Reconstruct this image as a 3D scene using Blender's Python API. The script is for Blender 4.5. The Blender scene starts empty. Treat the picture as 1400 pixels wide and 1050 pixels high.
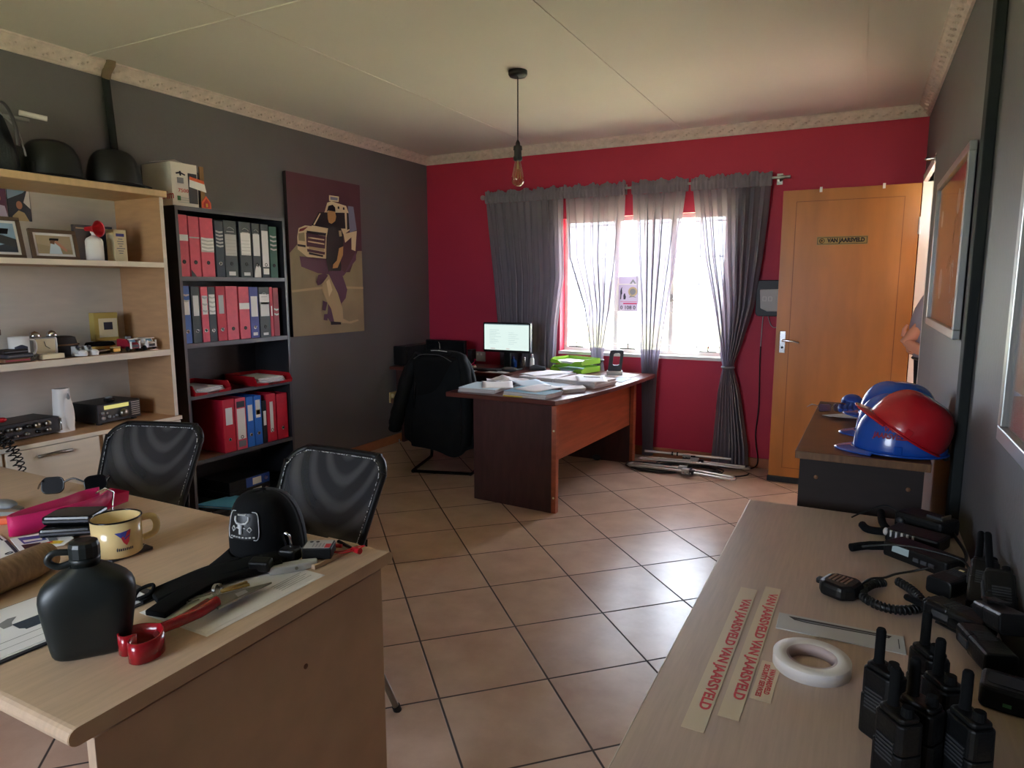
import bpy, bmesh, math, random
from mathutils import Matrix, Vector
random.seed(7)
PI = math.pi
scene = bpy.context.scene
COL = scene.collection

# ------------------------------------------------------------------ materials
def lin(c):
    return tuple(((v/255)/12.92 if v/255 <= .04045 else ((v/255+.055)/1.055)**2.4) for v in c)

def mat(name, rgb, rough=.5, metal=0., noise=None, bump=None, spec=.5, coat=0., sheen=0.):
    """plain procedural principled material; noise=(scale, amount, stretch xyz) varies the colour, bump=(scale, strength)"""
    m = bpy.data.materials.new(name); m.use_nodes = True
    nt = m.node_tree; b = nt.nodes['Principled BSDF']
    c = lin(rgb)
    b.inputs['Base Color'].default_value = (*c, 1)
    b.inputs['Roughness'].default_value = rough
    b.inputs['Metallic'].default_value = metal
    b.inputs['Specular IOR Level'].default_value = spec
    if coat: b.inputs['Coat Weight'].default_value = coat
    if sheen: b.inputs['Sheen Weight'].default_value = sheen
    tc = None
    if noise or bump:
        tc = nt.nodes.new('ShaderNodeTexCoord')
    if noise:
        sc, amt, st = noise
        mp = nt.nodes.new('ShaderNodeMapping'); mp.inputs['Scale'].default_value = st
        n = nt.nodes.new('ShaderNodeTexNoise'); n.inputs['Scale'].default_value = sc; n.inputs['Detail'].default_value = 5
        r = nt.nodes.new('ShaderNodeValToRGB')
        r.color_ramp.elements[0].position = .3; r.color_ramp.elements[1].position = .7
        r.color_ramp.elements[0].color = (*[v*(1-amt) for v in c], 1)
        r.color_ramp.elements[1].color = (*[min(1, v*(1+amt)) for v in c], 1)
        nt.links.new(tc.outputs['Object'], mp.inputs['Vector']); nt.links.new(mp.outputs['Vector'], n.inputs['Vector'])
        nt.links.new(n.outputs['Fac'], r.inputs['Fac']); nt.links.new(r.outputs['Color'], b.inputs['Base Color'])
    if bump:
        n2 = nt.nodes.new('ShaderNodeTexNoise'); n2.inputs['Scale'].default_value = bump[0]; n2.inputs['Detail'].default_value = 3
        bp = nt.nodes.new('ShaderNodeBump'); bp.inputs['Strength'].default_value = bump[1]; bp.inputs['Distance'].default_value = .01
        nt.links.new(tc.outputs['Object'], n2.inputs['Vector']); nt.links.new(n2.outputs['Fac'], bp.inputs['Height'])
        nt.links.new(bp.outputs['Normal'], b.inputs['Normal'])
    return m

M = {}
def mk(key, *a, **k):
    M[key] = mat(key, *a, **k)

mk('wall_grey', (107, 106, 109), .54, noise=(1.2, .08, (1, 1, 1)), bump=(60, .10), spec=.5)
mk('wall_red', (194, 50, 80), .55, noise=(1.0, .08, (1, 1, 1)), bump=(60, .1), spec=.35)
mk('ceiling_white', (224, 219, 211), .85, noise=(.8, .04, (1, 1, 1)))
mk('strip_white', (222, 216, 208), .6)
mk('cornice', (222, 208, 200), .7, noise=(25, .12, (1, 1, 1)))
mk('skirting', (172, 112, 78), .45, noise=(6, .15, (1, 1, 1)))
mk('grey_paint_dark', (36, 40, 40), .7, spec=.2)
mk('brown_collar', (120, 100, 78), .7)
mk('frame_white', (226, 222, 218), .4)
mk('pine', (204, 168, 126), .42, noise=(3, .10, (14, 1, 1)))
mk('beech', (201, 173, 147), .34, noise=(5, .08, (18, 2, 2)), spec=.5)
mk('beech_edge', (178, 140, 100), .4, noise=(5, .1, (2, 14, 14)))
mk('counter_beech', (190, 167, 152), .33, noise=(6, .07, (26, 1.5, 2)))
mk('unit_side', (190, 150, 112), .5, noise=(4, .08, (2, 2, 12)))
mk('unit_pale', (226, 214, 196), .45, noise=(4, .05, (2, 2, 10)))
mk('unit_back', (216, 210, 200), .6, noise=(4, .04, (2, 2, 10)))
mk('unit_top', (214, 182, 138), .45, noise=(4, .08, (2, 10, 2)))
mk('black_board', (40, 41, 45), .4, noise=(8, .12, (2, 2, 9)))
mk('black_edge', (86, 88, 94), .35)
mk('mahogany', (92, 44, 36), .33, noise=(4, .22, (2, 10, 10)), spec=.5)
mk('mahogany_side', (66, 40, 40), .36, noise=(4, .2, (9, 9, 1.5)))
mk('cherry', (158, 82, 52), .4, noise=(3, .2, (6, 1, 12)))
mk('walnut_top', (104, 66, 44), .35, noise=(3, .15, (1, 9, 1)))
mk('walnut_dark', (34, 22, 19), .7, noise=(4, .2, (2, 2, 9)))
mk('walnut_edge', (112, 78, 48), .45, noise=(12, .25, (6, 1, 1)))
mk('orange_wood', (176, 112, 44), .38, noise=(2.4, .16, (3, 3, .6)), spec=.5)
mk('orange_groove', (128, 74, 22), .5)
mk('bright_edge', (236, 186, 92), .45)
mk('dark_rubber', (34, 42, 46), .7)
mk('chrome', (210, 210, 212), .18, 1.)
mk('steel', (150, 146, 138), .32, 1.)
mk('alu', (206, 202, 196), .35, 1.)
mk('gold', (190, 160, 90), .3, 1.)
mk('plate_brass', (150, 122, 66), .4, .4)
mk('black', (13, 14, 15), .45)
mk('black_soft', (14, 15, 16), .9, spec=.2)
mk('black_gloss', (14, 15, 17), .18)
mk('black_plastic', (15, 16, 17), .42, spec=.35, bump=(180, .08))
mk('charcoal', (52, 54, 58), .5)
mk('dark_grey', (70, 72, 76), .5)
mk('mid_grey', (130, 132, 136), .5)
mk('light_grey', (190, 190, 190), .5)
mk('white', (236, 234, 232), .5)
mk('paper', (236, 234, 236), .75, noise=(9, .03, (1, 1, 1)))
mk('paper_blue', (196, 214, 228), .7)
mk('paper_teal', (120, 168, 190), .55)
mk('paper_cream', (232, 220, 186), .7)
mk('paper_side', (206, 200, 200), .8, noise=(300, .18, (.02, .02, 3)))
mk('yellow', (230, 196, 60), .5)
mk('box_yellow', (196, 172, 92), .55)
mk('red', (196, 24, 40), .42)
mk('hat_red', (188, 26, 38), .24, coat=.3)
mk('hall_plaster', (214, 190, 184), .8)
mk('red_gloss', (158, 20, 32), .22, coat=.3)
mk('red_dark', (130, 20, 30), .4)
mk('binder_pink', (222, 84, 104), .5, noise=(30, .08, (1, 1, 1)))
mk('binder_red', (200, 30, 58), .5, noise=(30, .06, (1, 1, 1)))
mk('binder_wine', (150, 18, 44), .5)
mk('binder_blue', (56, 104, 186), .5)
mk('binder_skyblue', (36, 112, 206), .5)
mk('binder_navy', (62, 70, 150), .5)
mk('binder_grey', (72, 78, 82), .6, noise=(300, .25, (1, 1, 1)))
mk('binder_slate', (58, 68, 80), .6, noise=(300, .2, (1, 1, 1)))
mk('binder_green', (52, 96, 84), .6)
mk('binder_black', (26, 27, 30), .5)
mk('blue', (40, 80, 170), .5)
mk('blue_gloss', (24, 78, 176), .22, coat=.35)
mk('sky_blue', (110, 196, 240), .4)
mk('lime', (150, 206, 60), .35)
mk('olive_black', (25, 30, 28), .42, spec=.5)
mk('cream_enamel', (224, 196, 140), .22, coat=.3)
mk('pink', (206, 24, 100), .55, bump=(400, .2))
mk('mug_white', (226, 228, 230), .25)
mk('brown_roll', (146, 118, 94), .55, noise=(38, .3, (1.0, 3.2, 1.0)))
mk('slate', (62, 62, 68), .6)
mk('cardboard', (150, 116, 78), .8)
mk('carton_white', (226, 220, 212), .65)
mk('orange', (222, 96, 50), .55)
mk('green_mark', (90, 150, 100), .6)
mk('print_red', (200, 48, 60), .6)
mk('print_dark', (44, 44, 60), .6)
mk('tape_film', (214, 196, 170), .35)
mk('tape_white', (228, 222, 218), .55, bump=(300, .08))
mk('tape_core', (190, 170, 168), .7)
mk('skin', (196, 140, 116), .55)
mk('shirt', (146, 140, 156), .85)
mk('trouser', (30, 30, 36), .9)
mk('hair', (40, 30, 26), .7)
mk('jacket', (17, 20, 21), .8, noise=(12, .2, (1, 1, 1)), bump=(25, .15), spec=.2)
mk('denim', (24, 31, 36), .8, noise=(60, .3, (3, 1, 1)), bump=(200, .2))
mk('mid_brown', (120, 84, 60), .6)
mk('plug_cream', (216, 190, 140), .5)
mk('lens', (20, 19, 21), .45, spec=.1)
mk('photo_dark', (48, 56, 70), .3)
mk('photo_sky', (150, 180, 205), .3)
mk('photo_tan', (176, 158, 130), .3)
mk('frame_brown', (96, 76, 58), .4)
mk('frame_silver', (176, 178, 176), .3, .7)
mk('copper_art', (196, 138, 112), .25, noise=(2.2, .16, (1, 1, 1)))
mk('pale_board', (206, 188, 186), .35)
mk('poster_maroon', (92, 52, 66), .6, noise=(4, .1, (1, 1, 1)))
mk('poster_khaki', (162, 148, 116), .6, noise=(5, .1, (1, 1, 1)))
mk('poster_tan', (196, 174, 134), .6)
mk('poster_white', (232, 214, 176), .6)
mk('poster_purple', (104, 64, 92), .6)
mk('poster_black', (34, 22, 28), .6)
mk('poster_skin', (196, 150, 96), .6)
mk('poster_blue', (128, 130, 158), .6)
mk('canvas_edge', (52, 44, 44), .7)
mk('garden_plaster', (176, 178, 182), .9, noise=(2, .06, (1, 1, 1)))
mk('house_red', (176, 40, 34), .6)
mk('lavender', (206, 196, 220), .6)
mk('mesh_moire', (32, 34, 39), .8)
mk('piping', (176, 178, 184), .4)

def tile_material():
    m = bpy.data.materials.new('floor_tile'); m.use_nodes = True
    nt = m.node_tree; b = nt.nodes['Principled BSDF']; L = nt.links.new
    tc = nt.nodes.new('ShaderNodeTexCoord')
    mp = nt.nodes.new('ShaderNodeMapping'); mp.vector_type = 'TEXTURE'
    mp.inputs['Location'].default_value = (-1.499, 2.100, 0)
    mp.inputs['Rotation'].default_value = (0, 0, math.radians(-45.7))
    mp.inputs['Scale'].default_value = (.402, .402, 1)
    L(tc.outputs['Object'], mp.inputs['Vector'])
    sep = nt.nodes.new('ShaderNodeSeparateXYZ'); L(mp.outputs['Vector'], sep.inputs['Vector'])
    def edge(sock):
        f = nt.nodes.new('ShaderNodeMath'); f.operation = 'PINGPONG'; f.inputs[1].default_value = .5
        L(sock, f.inputs[0]); return f.outputs[0]
    mn = nt.nodes.new('ShaderNodeMath'); mn.operation = 'MINIMUM'
    L(edge(sep.outputs['X']), mn.inputs[0]); L(edge(sep.outputs['Y']), mn.inputs[1])
    ln = nt.nodes.new('ShaderNodeMapRange'); ln.inputs['From Min'].default_value = .006; ln.inputs['From Max'].default_value = .012
    L(mn.outputs[0], ln.inputs['Value'])
    fl = nt.nodes.new('ShaderNodeVectorMath'); fl.operation = 'FLOOR'; L(mp.outputs['Vector'], fl.inputs[0])
    wn = nt.nodes.new('ShaderNodeTexWhiteNoise'); wn.noise_dimensions = '2D'; L(fl.outputs[0], wn.inputs['Vector'])
    n = nt.nodes.new('ShaderNodeTexNoise'); n.inputs['Scale'].default_value = 5; n.inputs['Detail'].default_value = 6; n.inputs['Roughness'].default_value = .6
    ad = nt.nodes.new('ShaderNodeVectorMath'); ad.operation = 'MULTIPLY_ADD'; ad.inputs[1].default_value = (7, 7, 7)
    L(wn.outputs['Color'], ad.inputs[0]); L(tc.outputs['Object'], ad.inputs[2]); L(ad.outputs[0], n.inputs['Vector'])
    r = nt.nodes.new('ShaderNodeValToRGB')
    r.color_ramp.elements[0].position = .28; r.color_ramp.elements[1].position = .72
    r.color_ramp.elements[0].color = (*lin((184, 152, 132)), 1); r.color_ramp.elements[1].color = (*lin((212, 185, 165)), 1)
    L(n.outputs['Fac'], r.inputs['Fac'])
    mx = nt.nodes.new('ShaderNodeMix'); mx.data_type = 'RGBA'
    mx.inputs['A'].default_value = (*lin((66, 56, 54)), 1)
    L(ln.outputs['Result'], mx.inputs['Factor']); L(r.outputs['Color'], mx.inputs['B'])
    L(mx.outputs['Result'], b.inputs['Base Color'])
    rr = nt.nodes.new('ShaderNodeMapRange'); rr.inputs['To Min'].default_value = .8; rr.inputs['To Max'].default_value = .28
    L(ln.outputs['Result'], rr.inputs['Value']); L(rr.outputs['Result'], b.inputs['Roughness'])
    bp = nt.nodes.new('ShaderNodeBump'); bp.inputs['Distance'].default_value = .003; bp.inputs['Strength'].default_value = .6
    L(ln.outputs['Result'], bp.inputs['Height']); L(bp.outputs['Normal'], b.inputs['Normal'])
    return m
M['tile'] = tile_material()

def grass_material():
    m = mat('dry_grass', (192, 190, 146), .95, noise=(3, .25, (1, 1, 1)))
    return m
M['grass'] = grass_material()

def glass_material(name, tint=(1, 1, 1), refl=.07):
    m = bpy.data.materials.new(name); m.use_nodes = True
    nt = m.node_tree; nt.nodes.remove(nt.nodes['Principled BSDF']); out = nt.nodes['Material Output']
    t = nt.nodes.new('ShaderNodeBsdfTransparent'); t.inputs['Color'].default_value = (*tint, 1)
    g = nt.nodes.new('ShaderNodeBsdfGlossy'); g.inputs['Roughness'].default_value = .03
    f = nt.nodes.new('ShaderNodeLayerWeight'); f.inputs['Blend'].default_value = .25
    mr = nt.nodes.new('ShaderNodeMapRange'); mr.inputs['To Min'].default_value = refl*.5; mr.inputs['To Max'].default_value = .5
    x = nt.nodes.new('ShaderNodeMixShader')
    nt.links.new(f.outputs['Facing'], mr.inputs['Value']); nt.links.new(mr.outputs['Result'], x.inputs['Fac'])
    nt.links.new(t.outputs[0], x.inputs[1]); nt.links.new(g.outputs[0], x.inputs[2]); nt.links.new(x.outputs[0], out.inputs['Surface'])
    return m
M['glass'] = glass_material('window_glass', (.96, .98, .97))
M['amber_glass'] = glass_material('amber_glass', (.95, .88, .68), .2)
M['clear_plastic'] = glass_material('clear_plastic', (.88, .9, .92), .25)
M['picture_glass'] = glass_material('picture_glass', (.97, .97, .97), .12)

def sheer_material():
    m = bpy.data.materials.new('sheer_voile'); m.use_nodes = True
    nt = m.node_tree; nt.nodes.remove(nt.nodes['Principled BSDF']); out = nt.nodes['Material Output']; L = nt.links.new
    t = nt.nodes.new('ShaderNodeBsdfTransparent'); t.inputs['Color'].default_value = (1, .98, 1, 1)
    d = nt.nodes.new('ShaderNodeBsdfDiffuse'); d.inputs['Color'].default_value = (*lin((188, 182, 194)), 1)
    tr = nt.nodes.new('ShaderNodeBsdfTranslucent'); tr.inputs['Color'].default_value = (*lin((112, 104, 118)), 1)
    a = nt.nodes.new('ShaderNodeMixShader'); a.inputs['Fac'].default_value = .5
    L(d.outputs[0], a.inputs[1]); L(tr.outputs[0], a.inputs[2])
    lw = nt.nodes.new('ShaderNodeLayerWeight'); lw.inputs['Blend'].default_value = .35
    mr = nt.nodes.new('ShaderNodeMapRange'); mr.inputs['To Min'].default_value = .93; mr.inputs['To Max'].default_value = .998
    L(lw.outputs['Facing'], mr.inputs['Value'])
    x = nt.nodes.new('ShaderNodeMixShader'); L(mr.outputs['Result'], x.inputs['Fac'])
    L(t.outputs[0], x.inputs[1]); L(a.outputs[0], x.inputs[2]); L(x.outputs[0], out.inputs['Surface'])
    return m
M['sheer'] = sheer_material()

def mesh_fabric():
    m = bpy.data.materials.new('chair_mesh_fabric'); m.use_nodes = True
    nt = m.node_tree; b = nt.nodes['Principled BSDF']; out = nt.nodes['Material Output']; L = nt.links.new
    b.inputs['Base Color'].default_value = (*lin((30, 31, 36)), 1); b.inputs['Roughness'].default_value = .6
    t = nt.nodes.new('ShaderNodeBsdfTransparent'); x = nt.nodes.new('ShaderNodeMixShader'); x.inputs['Fac'].default_value = .87
    # two layers of net beat against each other: ring shaped moire bands in the cloth
    tc = nt.nodes.new('ShaderNodeTexCoord'); mp = nt.nodes.new('ShaderNodeMapping')
    mp.inputs['Location'].default_value = (-.03, 0, -.70); mp.inputs['Scale'].default_value = (1, .0, .8)
    n = nt.nodes.new('ShaderNodeTexNoise'); n.inputs['Scale'].default_value = 5
    w = nt.nodes.new('ShaderNodeTexWave'); w.wave_type = 'RINGS'; w.rings_direction = 'SPHERICAL'; w.inputs['Scale'].default_value = 5.2; w.inputs['Distortion'].default_value = 2.2; w.inputs['Detail'].default_value = 1; w.inputs['Detail Scale'].default_value = 1.2
    r = nt.nodes.new('ShaderNodeValToRGB'); r.color_ramp.elements[0].position = .35; r.color_ramp.elements[1].position = .95
    r.color_ramp.elements[0].color = (*lin((26, 27, 31)), 1); r.color_ramp.elements[1].color = (*lin((66, 64, 67)), 1)
    L(tc.outputs['Object'], mp.inputs['Vector']); L(mp.outputs['Vector'], w.inputs['Vector']); L(w.outputs['Fac'], r.inputs['Fac']); L(r.outputs['Color'], b.inputs['Base Color'])
    L(t.outputs[0], x.inputs[1]); L(b.outputs[0], x.inputs[2]); L(x.outputs[0], out.inputs['Surface'])
    return m
M['mesh_fabric'] = mesh_fabric()
def dotted():
    m = mat('dotted_stitch', (30, 31, 34), .6); nt = m.node_tree; b = nt.nodes['Principled BSDF']
    tc = nt.nodes.new('ShaderNodeTexCoord'); v = nt.nodes.new('ShaderNodeTexVoronoi'); v.inputs['Scale'].default_value = 190
    r = nt.nodes.new('ShaderNodeValToRGB'); r.color_ramp.elements[0].position = .45; r.color_ramp.elements[1].position = .55
    r.color_ramp.elements[0].color = (*lin((205, 206, 212)), 1); r.color_ramp.elements[1].color = (*lin((30, 31, 34)), 1)
    nt.links.new(tc.outputs['Object'], v.inputs['Vector']); nt.links.new(v.outputs['Distance'], r.inputs['Fac']); nt.links.new(r.outputs['Color'], b.inputs['Base Color'])
    return m
M['dotted'] = dotted()

def emit(name, rgb, strength):
    m = bpy.data.materials.new(name); m.use_nodes = True
    b = m.node_tree.nodes['Principled BSDF']; c = lin(rgb)
    b.inputs['Base Color'].default_value = (.02, .02, .02, 1)
    b.inputs['Emission Color'].default_value = (*c, 1); b.inputs['Emission Strength'].default_value = strength
    return m
M['screen_white'] = emit('screen_white', (226, 246, 240), .17)
M['screen_grey'] = emit('screen_grey', (150, 175, 185), .10)
M['screen_red'] = emit('screen_red', (220, 120, 120), .11)
M['display_yellow'] = emit('display_yellow', (214, 206, 120), .15)
M['display_blue'] = emit('display_blue', (130, 150, 158), .10)

# ------------------------------------------------------------------ mesh builder
class MB:
    def __init__(s):
        s.v = []; s.f = []; s.fm = []; s.fs = []; s.mats = []; s.X = Matrix.Identity(4)
    def mi(s, key):
        if key not in s.mats: s.mats.append(key)
        return s.mats.index(key)
    def at(s, loc=(0, 0, 0), rx=0, ry=0, rz=0):
        s.X = Matrix.Translation(loc) @ Matrix.Rotation(rz, 4, 'Z') @ Matrix.Rotation(ry, 4, 'Y') @ Matrix.Rotation(rx, 4, 'X')
        return s
    def add(s, vs, fs, key, smooth=False):
        n = len(s.v); k = s.mi(key)
        s.v += [tuple(s.X @ Vector(p)) for p in vs]
        for f in fs:
            s.f.append([n+i for i in f]); s.fm.append(k); s.fs.append(smooth)
        return s
    def box(s, lo, hi, key):
        (a, b, c), (d, e, g) = lo, hi
        return s.add([(a,b,c),(d,b,c),(d,e,c),(a,e,c),(a,b,g),(d,b,g),(d,e,g),(a,e,g)],
                     [(3,2,1,0),(4,5,6,7),(0,1,5,4),(1,2,6,5),(2,3,7,6),(3,0,4,7)], key)
    def prism(s, poly, z0, z1, key, axis='z', smooth=False):
        """extrude a 2-D polygon; axis z: (x,y); axis y: (x,z); axis x: (y,z)"""
        def p(q, t):
            return {'z': (q[0], q[1], t), 'y': (q[0], t, q[1]), 'x': (t, q[0], q[1])}[axis]
        n = len(poly)
        vs = [p(q, z0) for q in poly] + [p(q, z1) for q in poly]
        area = sum(poly[i][0]*poly[(i+1) % n][1]-poly[(i+1) % n][0]*poly[i][1] for i in range(n))
        fl = (area > 0) != (axis == 'y')
        top = list(range(n, 2*n)); bot = list(range(n))[::-1]
        side = [(i, (i+1) % n, n+(i+1) % n, n+i) for i in range(n)]
        if not fl:
            top = top[::-1]; bot = bot[::-1]; side = [q[::-1] for q in side]
        k = len(s.f)
        s.add(vs, [top, bot]+side, key)
        if smooth:
            for i in range(k+2, len(s.f)): s.fs[i] = True
        return s
    def tube(s, pts, r, key, n=8, closed=False, cap=True, flat=1.):
        pts = [Vector(p) for p in pts]; N = len(pts)
        R = r if isinstance(r, (list, tuple)) else [r]*N
        ring = []; up = None
        for i in range(N):
            if closed: t = pts[(i+1) % N]-pts[i-1]
            else: t = pts[min(i+1, N-1)]-pts[max(i-1, 0)]
            t = t.normalized() if t.length > 1e-9 else Vector((0, 0, 1))
            if up is None:
                up = Vector((0, 0, 1)) if abs(t.z) < .9 else Vector((1, 0, 0))
            a = up - t*up.dot(t)
            if a.length < 1e-5: a = t.orthogonal()
            a.normalize(); b = t.cross(a); up = a
            ring.append([pts[i]+(a*math.cos(2*PI*k/n)*flat+b*math.sin(2*PI*k/n))*R[i] for k in range(n)])
        vs = [p for q in ring for p in q]; fs = []
        for i in range(N if closed else N-1):
            j = (i+1) % N
            for k in range(n):
                fs.append((i*n+k, i*n+(k+1) % n, j*n+(k+1) % n, j*n+k))
        s.add(vs, fs, key, True)
        if cap and not closed:
            s.add(ring[0], [list(range(n))[::-1]], key); s.add(ring[-1], [list(range(n))], key)
        return s
    def cyl(s, p0, p1, r0, key, r1=None, n=20):
        return s.tube([p0, p1], [r0, r0 if r1 is None else r1], key, n)
    def lathe(s, prof, key, n=24, sx=1., sy=1., smooth=True):
        vs = []; fs = []; m = len(prof)
        for k in range(n):
            c, d = math.cos(2*PI*k/n), math.sin(2*PI*k/n)
            vs += [(r*c*sx, r*d*sy, z) for r, z in prof]
        for k in range(n):
            j = (k+1) % n
            for i in range(m-1):
                fs.append((k*m+i, j*m+i, j*m+i+1, k*m+i+1))
        return s.add(vs, fs, key, smooth)
    def grid(s, fn, nu, nv, key, cu=False, smooth=True):
        vs = [fn(i/(nu if cu else nu-1), j/(nv-1)) for j in range(nv) for i in range(nu)]
        fs = []
        for j in range(nv-1):
            for i in range(nu if cu else nu-1):
                i2 = (i+1) % nu
                fs.append((j*nu+i, j*nu+i2, (j+1)*nu+i2, (j+1)*nu+i))
        return s.add(vs, fs, key, smooth)
    def ball(s, c, r, key, n=16, m=10):
        rx, ry, rz = r if isinstance(r, (tuple, list)) else (r, r, r)
        return s.grid(lambda u, v: (c[0]+rx*math.cos(2*PI*u)*math.sin(PI*v), c[1]+ry*math.sin(2*PI*u)*math.sin(PI*v), c[2]-rz*math.cos(PI*v)), n, m, key, cu=True)
    def sheet(s, quad, th, key, side=None):
        """a flat or folded sheet with thickness from a planar quad (list of xyz, counter-clockwise from above)"""
        n = len(quad)
        lo = [tuple(p) for p in quad]; hi = [(p[0], p[1], p[2]+th) for p in quad]
        s.add(lo+hi, [list(range(n))[::-1]], key)
        s.add(hi, [list(range(n))], key)
        s.add(lo+hi, [(i, (i+1) % n, n+(i+1) % n, n+i) for i in range(n)], side or key)
        return s
    def text(s, body, size, key, loc=(0, 0, 0), rx=0, ry=0, rz=0, sx=1., ext=.0004, align='CENTER', bold=0., fit=None):
        cu = bpy.data.curves.new('t', 'FONT'); cu.body = body; cu.size = size; cu.align_x = align; cu.align_y = 'CENTER'
        cu.extrude = ext; cu.offset = bold; cu.resolution_u = 3
        o = bpy.data.objects.new('t', cu); COL.objects.link(o)
        dg = bpy.context.evaluated_depsgraph_get()
        me = bpy.data.meshes.new_from_object(o.evaluated_get(dg))
        if fit:
            xs = [v.co.x for v in me.vertices]; sx = fit/(max(xs)-min(xs))
        T = Matrix.Translation(loc) @ Matrix.Rotation(rz, 4, 'Z') @ Matrix.Rotation(ry, 4, 'Y') @ Matrix.Rotation(rx, 4, 'X') @ Matrix.Diagonal((sx, 1, 1, 1))
        s.add([tuple(T @ v.co) for v in me.vertices], [list(p.vertices) for p in me.polygons], key)
        bpy.data.objects.remove(o); bpy.data.curves.remove(cu); bpy.data.meshes.remove(me)
        return s

def obj(name, mb, parent=None, origin=(0, 0, 0), bevel=0, sub=0, rz=0, solid=0, mod=None):
    me = bpy.data.meshes.new(name)
    ox, oy, oz = origin
    me.from_pydata([(x-ox, y-oy, z-oz) for x, y, z in mb.v], [], mb.f)
    for k in mb.mats: me.materials.append(M[k])
    for p, k, sm in zip(me.polygons, mb.fm, mb.fs):
        p.material_index = k; p.use_smooth = sm
    me.update()
    o = bpy.data.objects.new(name, me); COL.objects.link(o)
    o.location = origin; o.rotation_euler[2] = rz
    if parent: o.parent = parent
    if solid:
        m = o.modifiers.new('solid', 'SOLIDIFY'); m.thickness = solid; m.offset = 0
    if bevel:
        m = o.modifiers.new('bevel', 'BEVEL'); m.width = bevel; m.segments = 2; m.limit_method = 'ANGLE'; m.angle_limit = math.radians(50)
    if sub:
        m = o.modifiers.new('sub', 'SUBSURF'); m.levels = sub; m.render_levels = sub
    return o

def tag(o, label, cat, group=None, kind=None):
    o['label'] = label; o['category'] = cat
    if group: o['group'] = group
    if kind: o['kind'] = kind
    return o

def thing(name, label, cat, loc=(0, 0, 0), rz=0, group=None):
    o = bpy.data.objects.new(name, None); COL.objects.link(o)
    o.empty_display_size = .05
    o.location = loc; o.rotation_euler = (0, 0, rz)
    return tag(o, label, cat, group)

def struct(name, mb=None, parent=None, **k):
    if mb is None:
        o = bpy.data.objects.new(name, None); COL.objects.link(o)
    else:
        o = obj(name, mb, parent, **k)
    if not parent: o['kind'] = 'structure'
    return o

def copy_tree(o, parent=None):
    c = o.copy(); COL.objects.link(c)
    if parent: c.parent = parent
    for ch in list(o.children): copy_tree(ch, c)
    return c

def smooth_path(pts, n=6, closed=False):
    """Catmull-Rom"""
    P = [Vector(p) for p in pts]; out = []; N = len(P)
    for i in range(N if closed else N-1):
        if closed: a, b, c, d = P[i-1], P[i], P[(i+1) % N], P[(i+2) % N]
        else: a, b, c, d = P[max(i-1, 0)], P[i], P[i+1], P[min(i+2, N-1)]
        for k in range(n):
            t = k/n
            out.append(.5*((2*b)+(c-a)*t+(2*a-5*b+4*c-d)*t*t+(3*b-a-3*c+d)*t**3))
    if not closed: out.append(P[-1])
    return [tuple(p) for p in out]

def rrect(x0, y0, x1, y1, r, n=5):
    out = []
    for cx, cy, a0 in ((x1-r, y0+r, -PI/2), (x1-r, y1-r, 0), (x0+r, y1-r, PI/2), (x0+r, y0+r, PI)):
        out += [(cx+r*math.cos(a0+PI/2*k/n), cy+r*math.sin(a0+PI/2*k/n)) for k in range(n+1)]
    return out
# ------------------------------------------------------------------ setting
XL, XR, YF, YB, ZC = -3.72, .326, -1.5, 5.485, 2.61
struct('floor', MB().box((XL, YF, -.1), (XR+.2, YB, 0), 'tile'))
g = MB().box((-22, -22, -.22), (22, 26, -.12), 'grass')
struct('ground', g)

c = MB().box((XL-.2, YF-.2, ZC), (XR+.2, YB+.2, ZC+.15), 'ceiling_white')
for x, w in ((-2.575, .012), (-1.322, .012), (-.068, .012)):
    c.box((x-w, YF, ZC-.004), (x+w, YB-.06, ZC), 'strip_white')
c.box((XL+.06, 2.296, ZC-.005), (-1.322, 2.318, ZC), 'strip_white')
struct('ceiling', c)

struct('wall_left', MB().box((XL-.2, YF-.2, -.1), (XL, YB+.2, ZC), 'wall_grey'))
WX0, WX1, WZ0, WZ1 = -2.345, -.955, .852, 1.99
w = MB()
w.box((XL, YB, -.1), (WX0, YB+.2, ZC), 'wall_red'); w.box((WX1, YB, -.1), (XR, YB+.2, ZC), 'wall_red')
w.box((WX0, YB, -.1), (WX1, YB+.2, WZ0), 'wall_red'); w.box((WX0, YB, WZ1), (WX1, YB+.2, ZC), 'wall_red')
struct('wall_back', w)
DY0, DY1, DZ = 4.345, 5.175, 2.075
w = MB()
w.box((XR, YF-.2, -.1), (XR+.2, DY0, ZC), 'wall_grey'); w.box((XR, DY1, -.1), (XR+.2, YB+.2, ZC), 'wall_grey')
w.box((XR, DY0, DZ), (XR+.2, DY1, ZC), 'wall_grey')
struct('wall_right', w)
FX0, FX1, FZ0, FZ1 = -2.35, -1.15, .95, 1.95
w = MB()
w.box((XL, YF-.2, -.1), (FX0, YF, ZC), 'wall_grey'); w.box((FX1, YF-.2, -.1), (XR, YF, ZC), 'wall_grey')
w.box((FX0, YF-.2, -.1), (FX1, YF, FZ0), 'wall_grey'); w.box((FX0, YF-.2, FZ1), (FX1, YF, ZC), 'wall_grey')
struct('wall_front', w)

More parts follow.
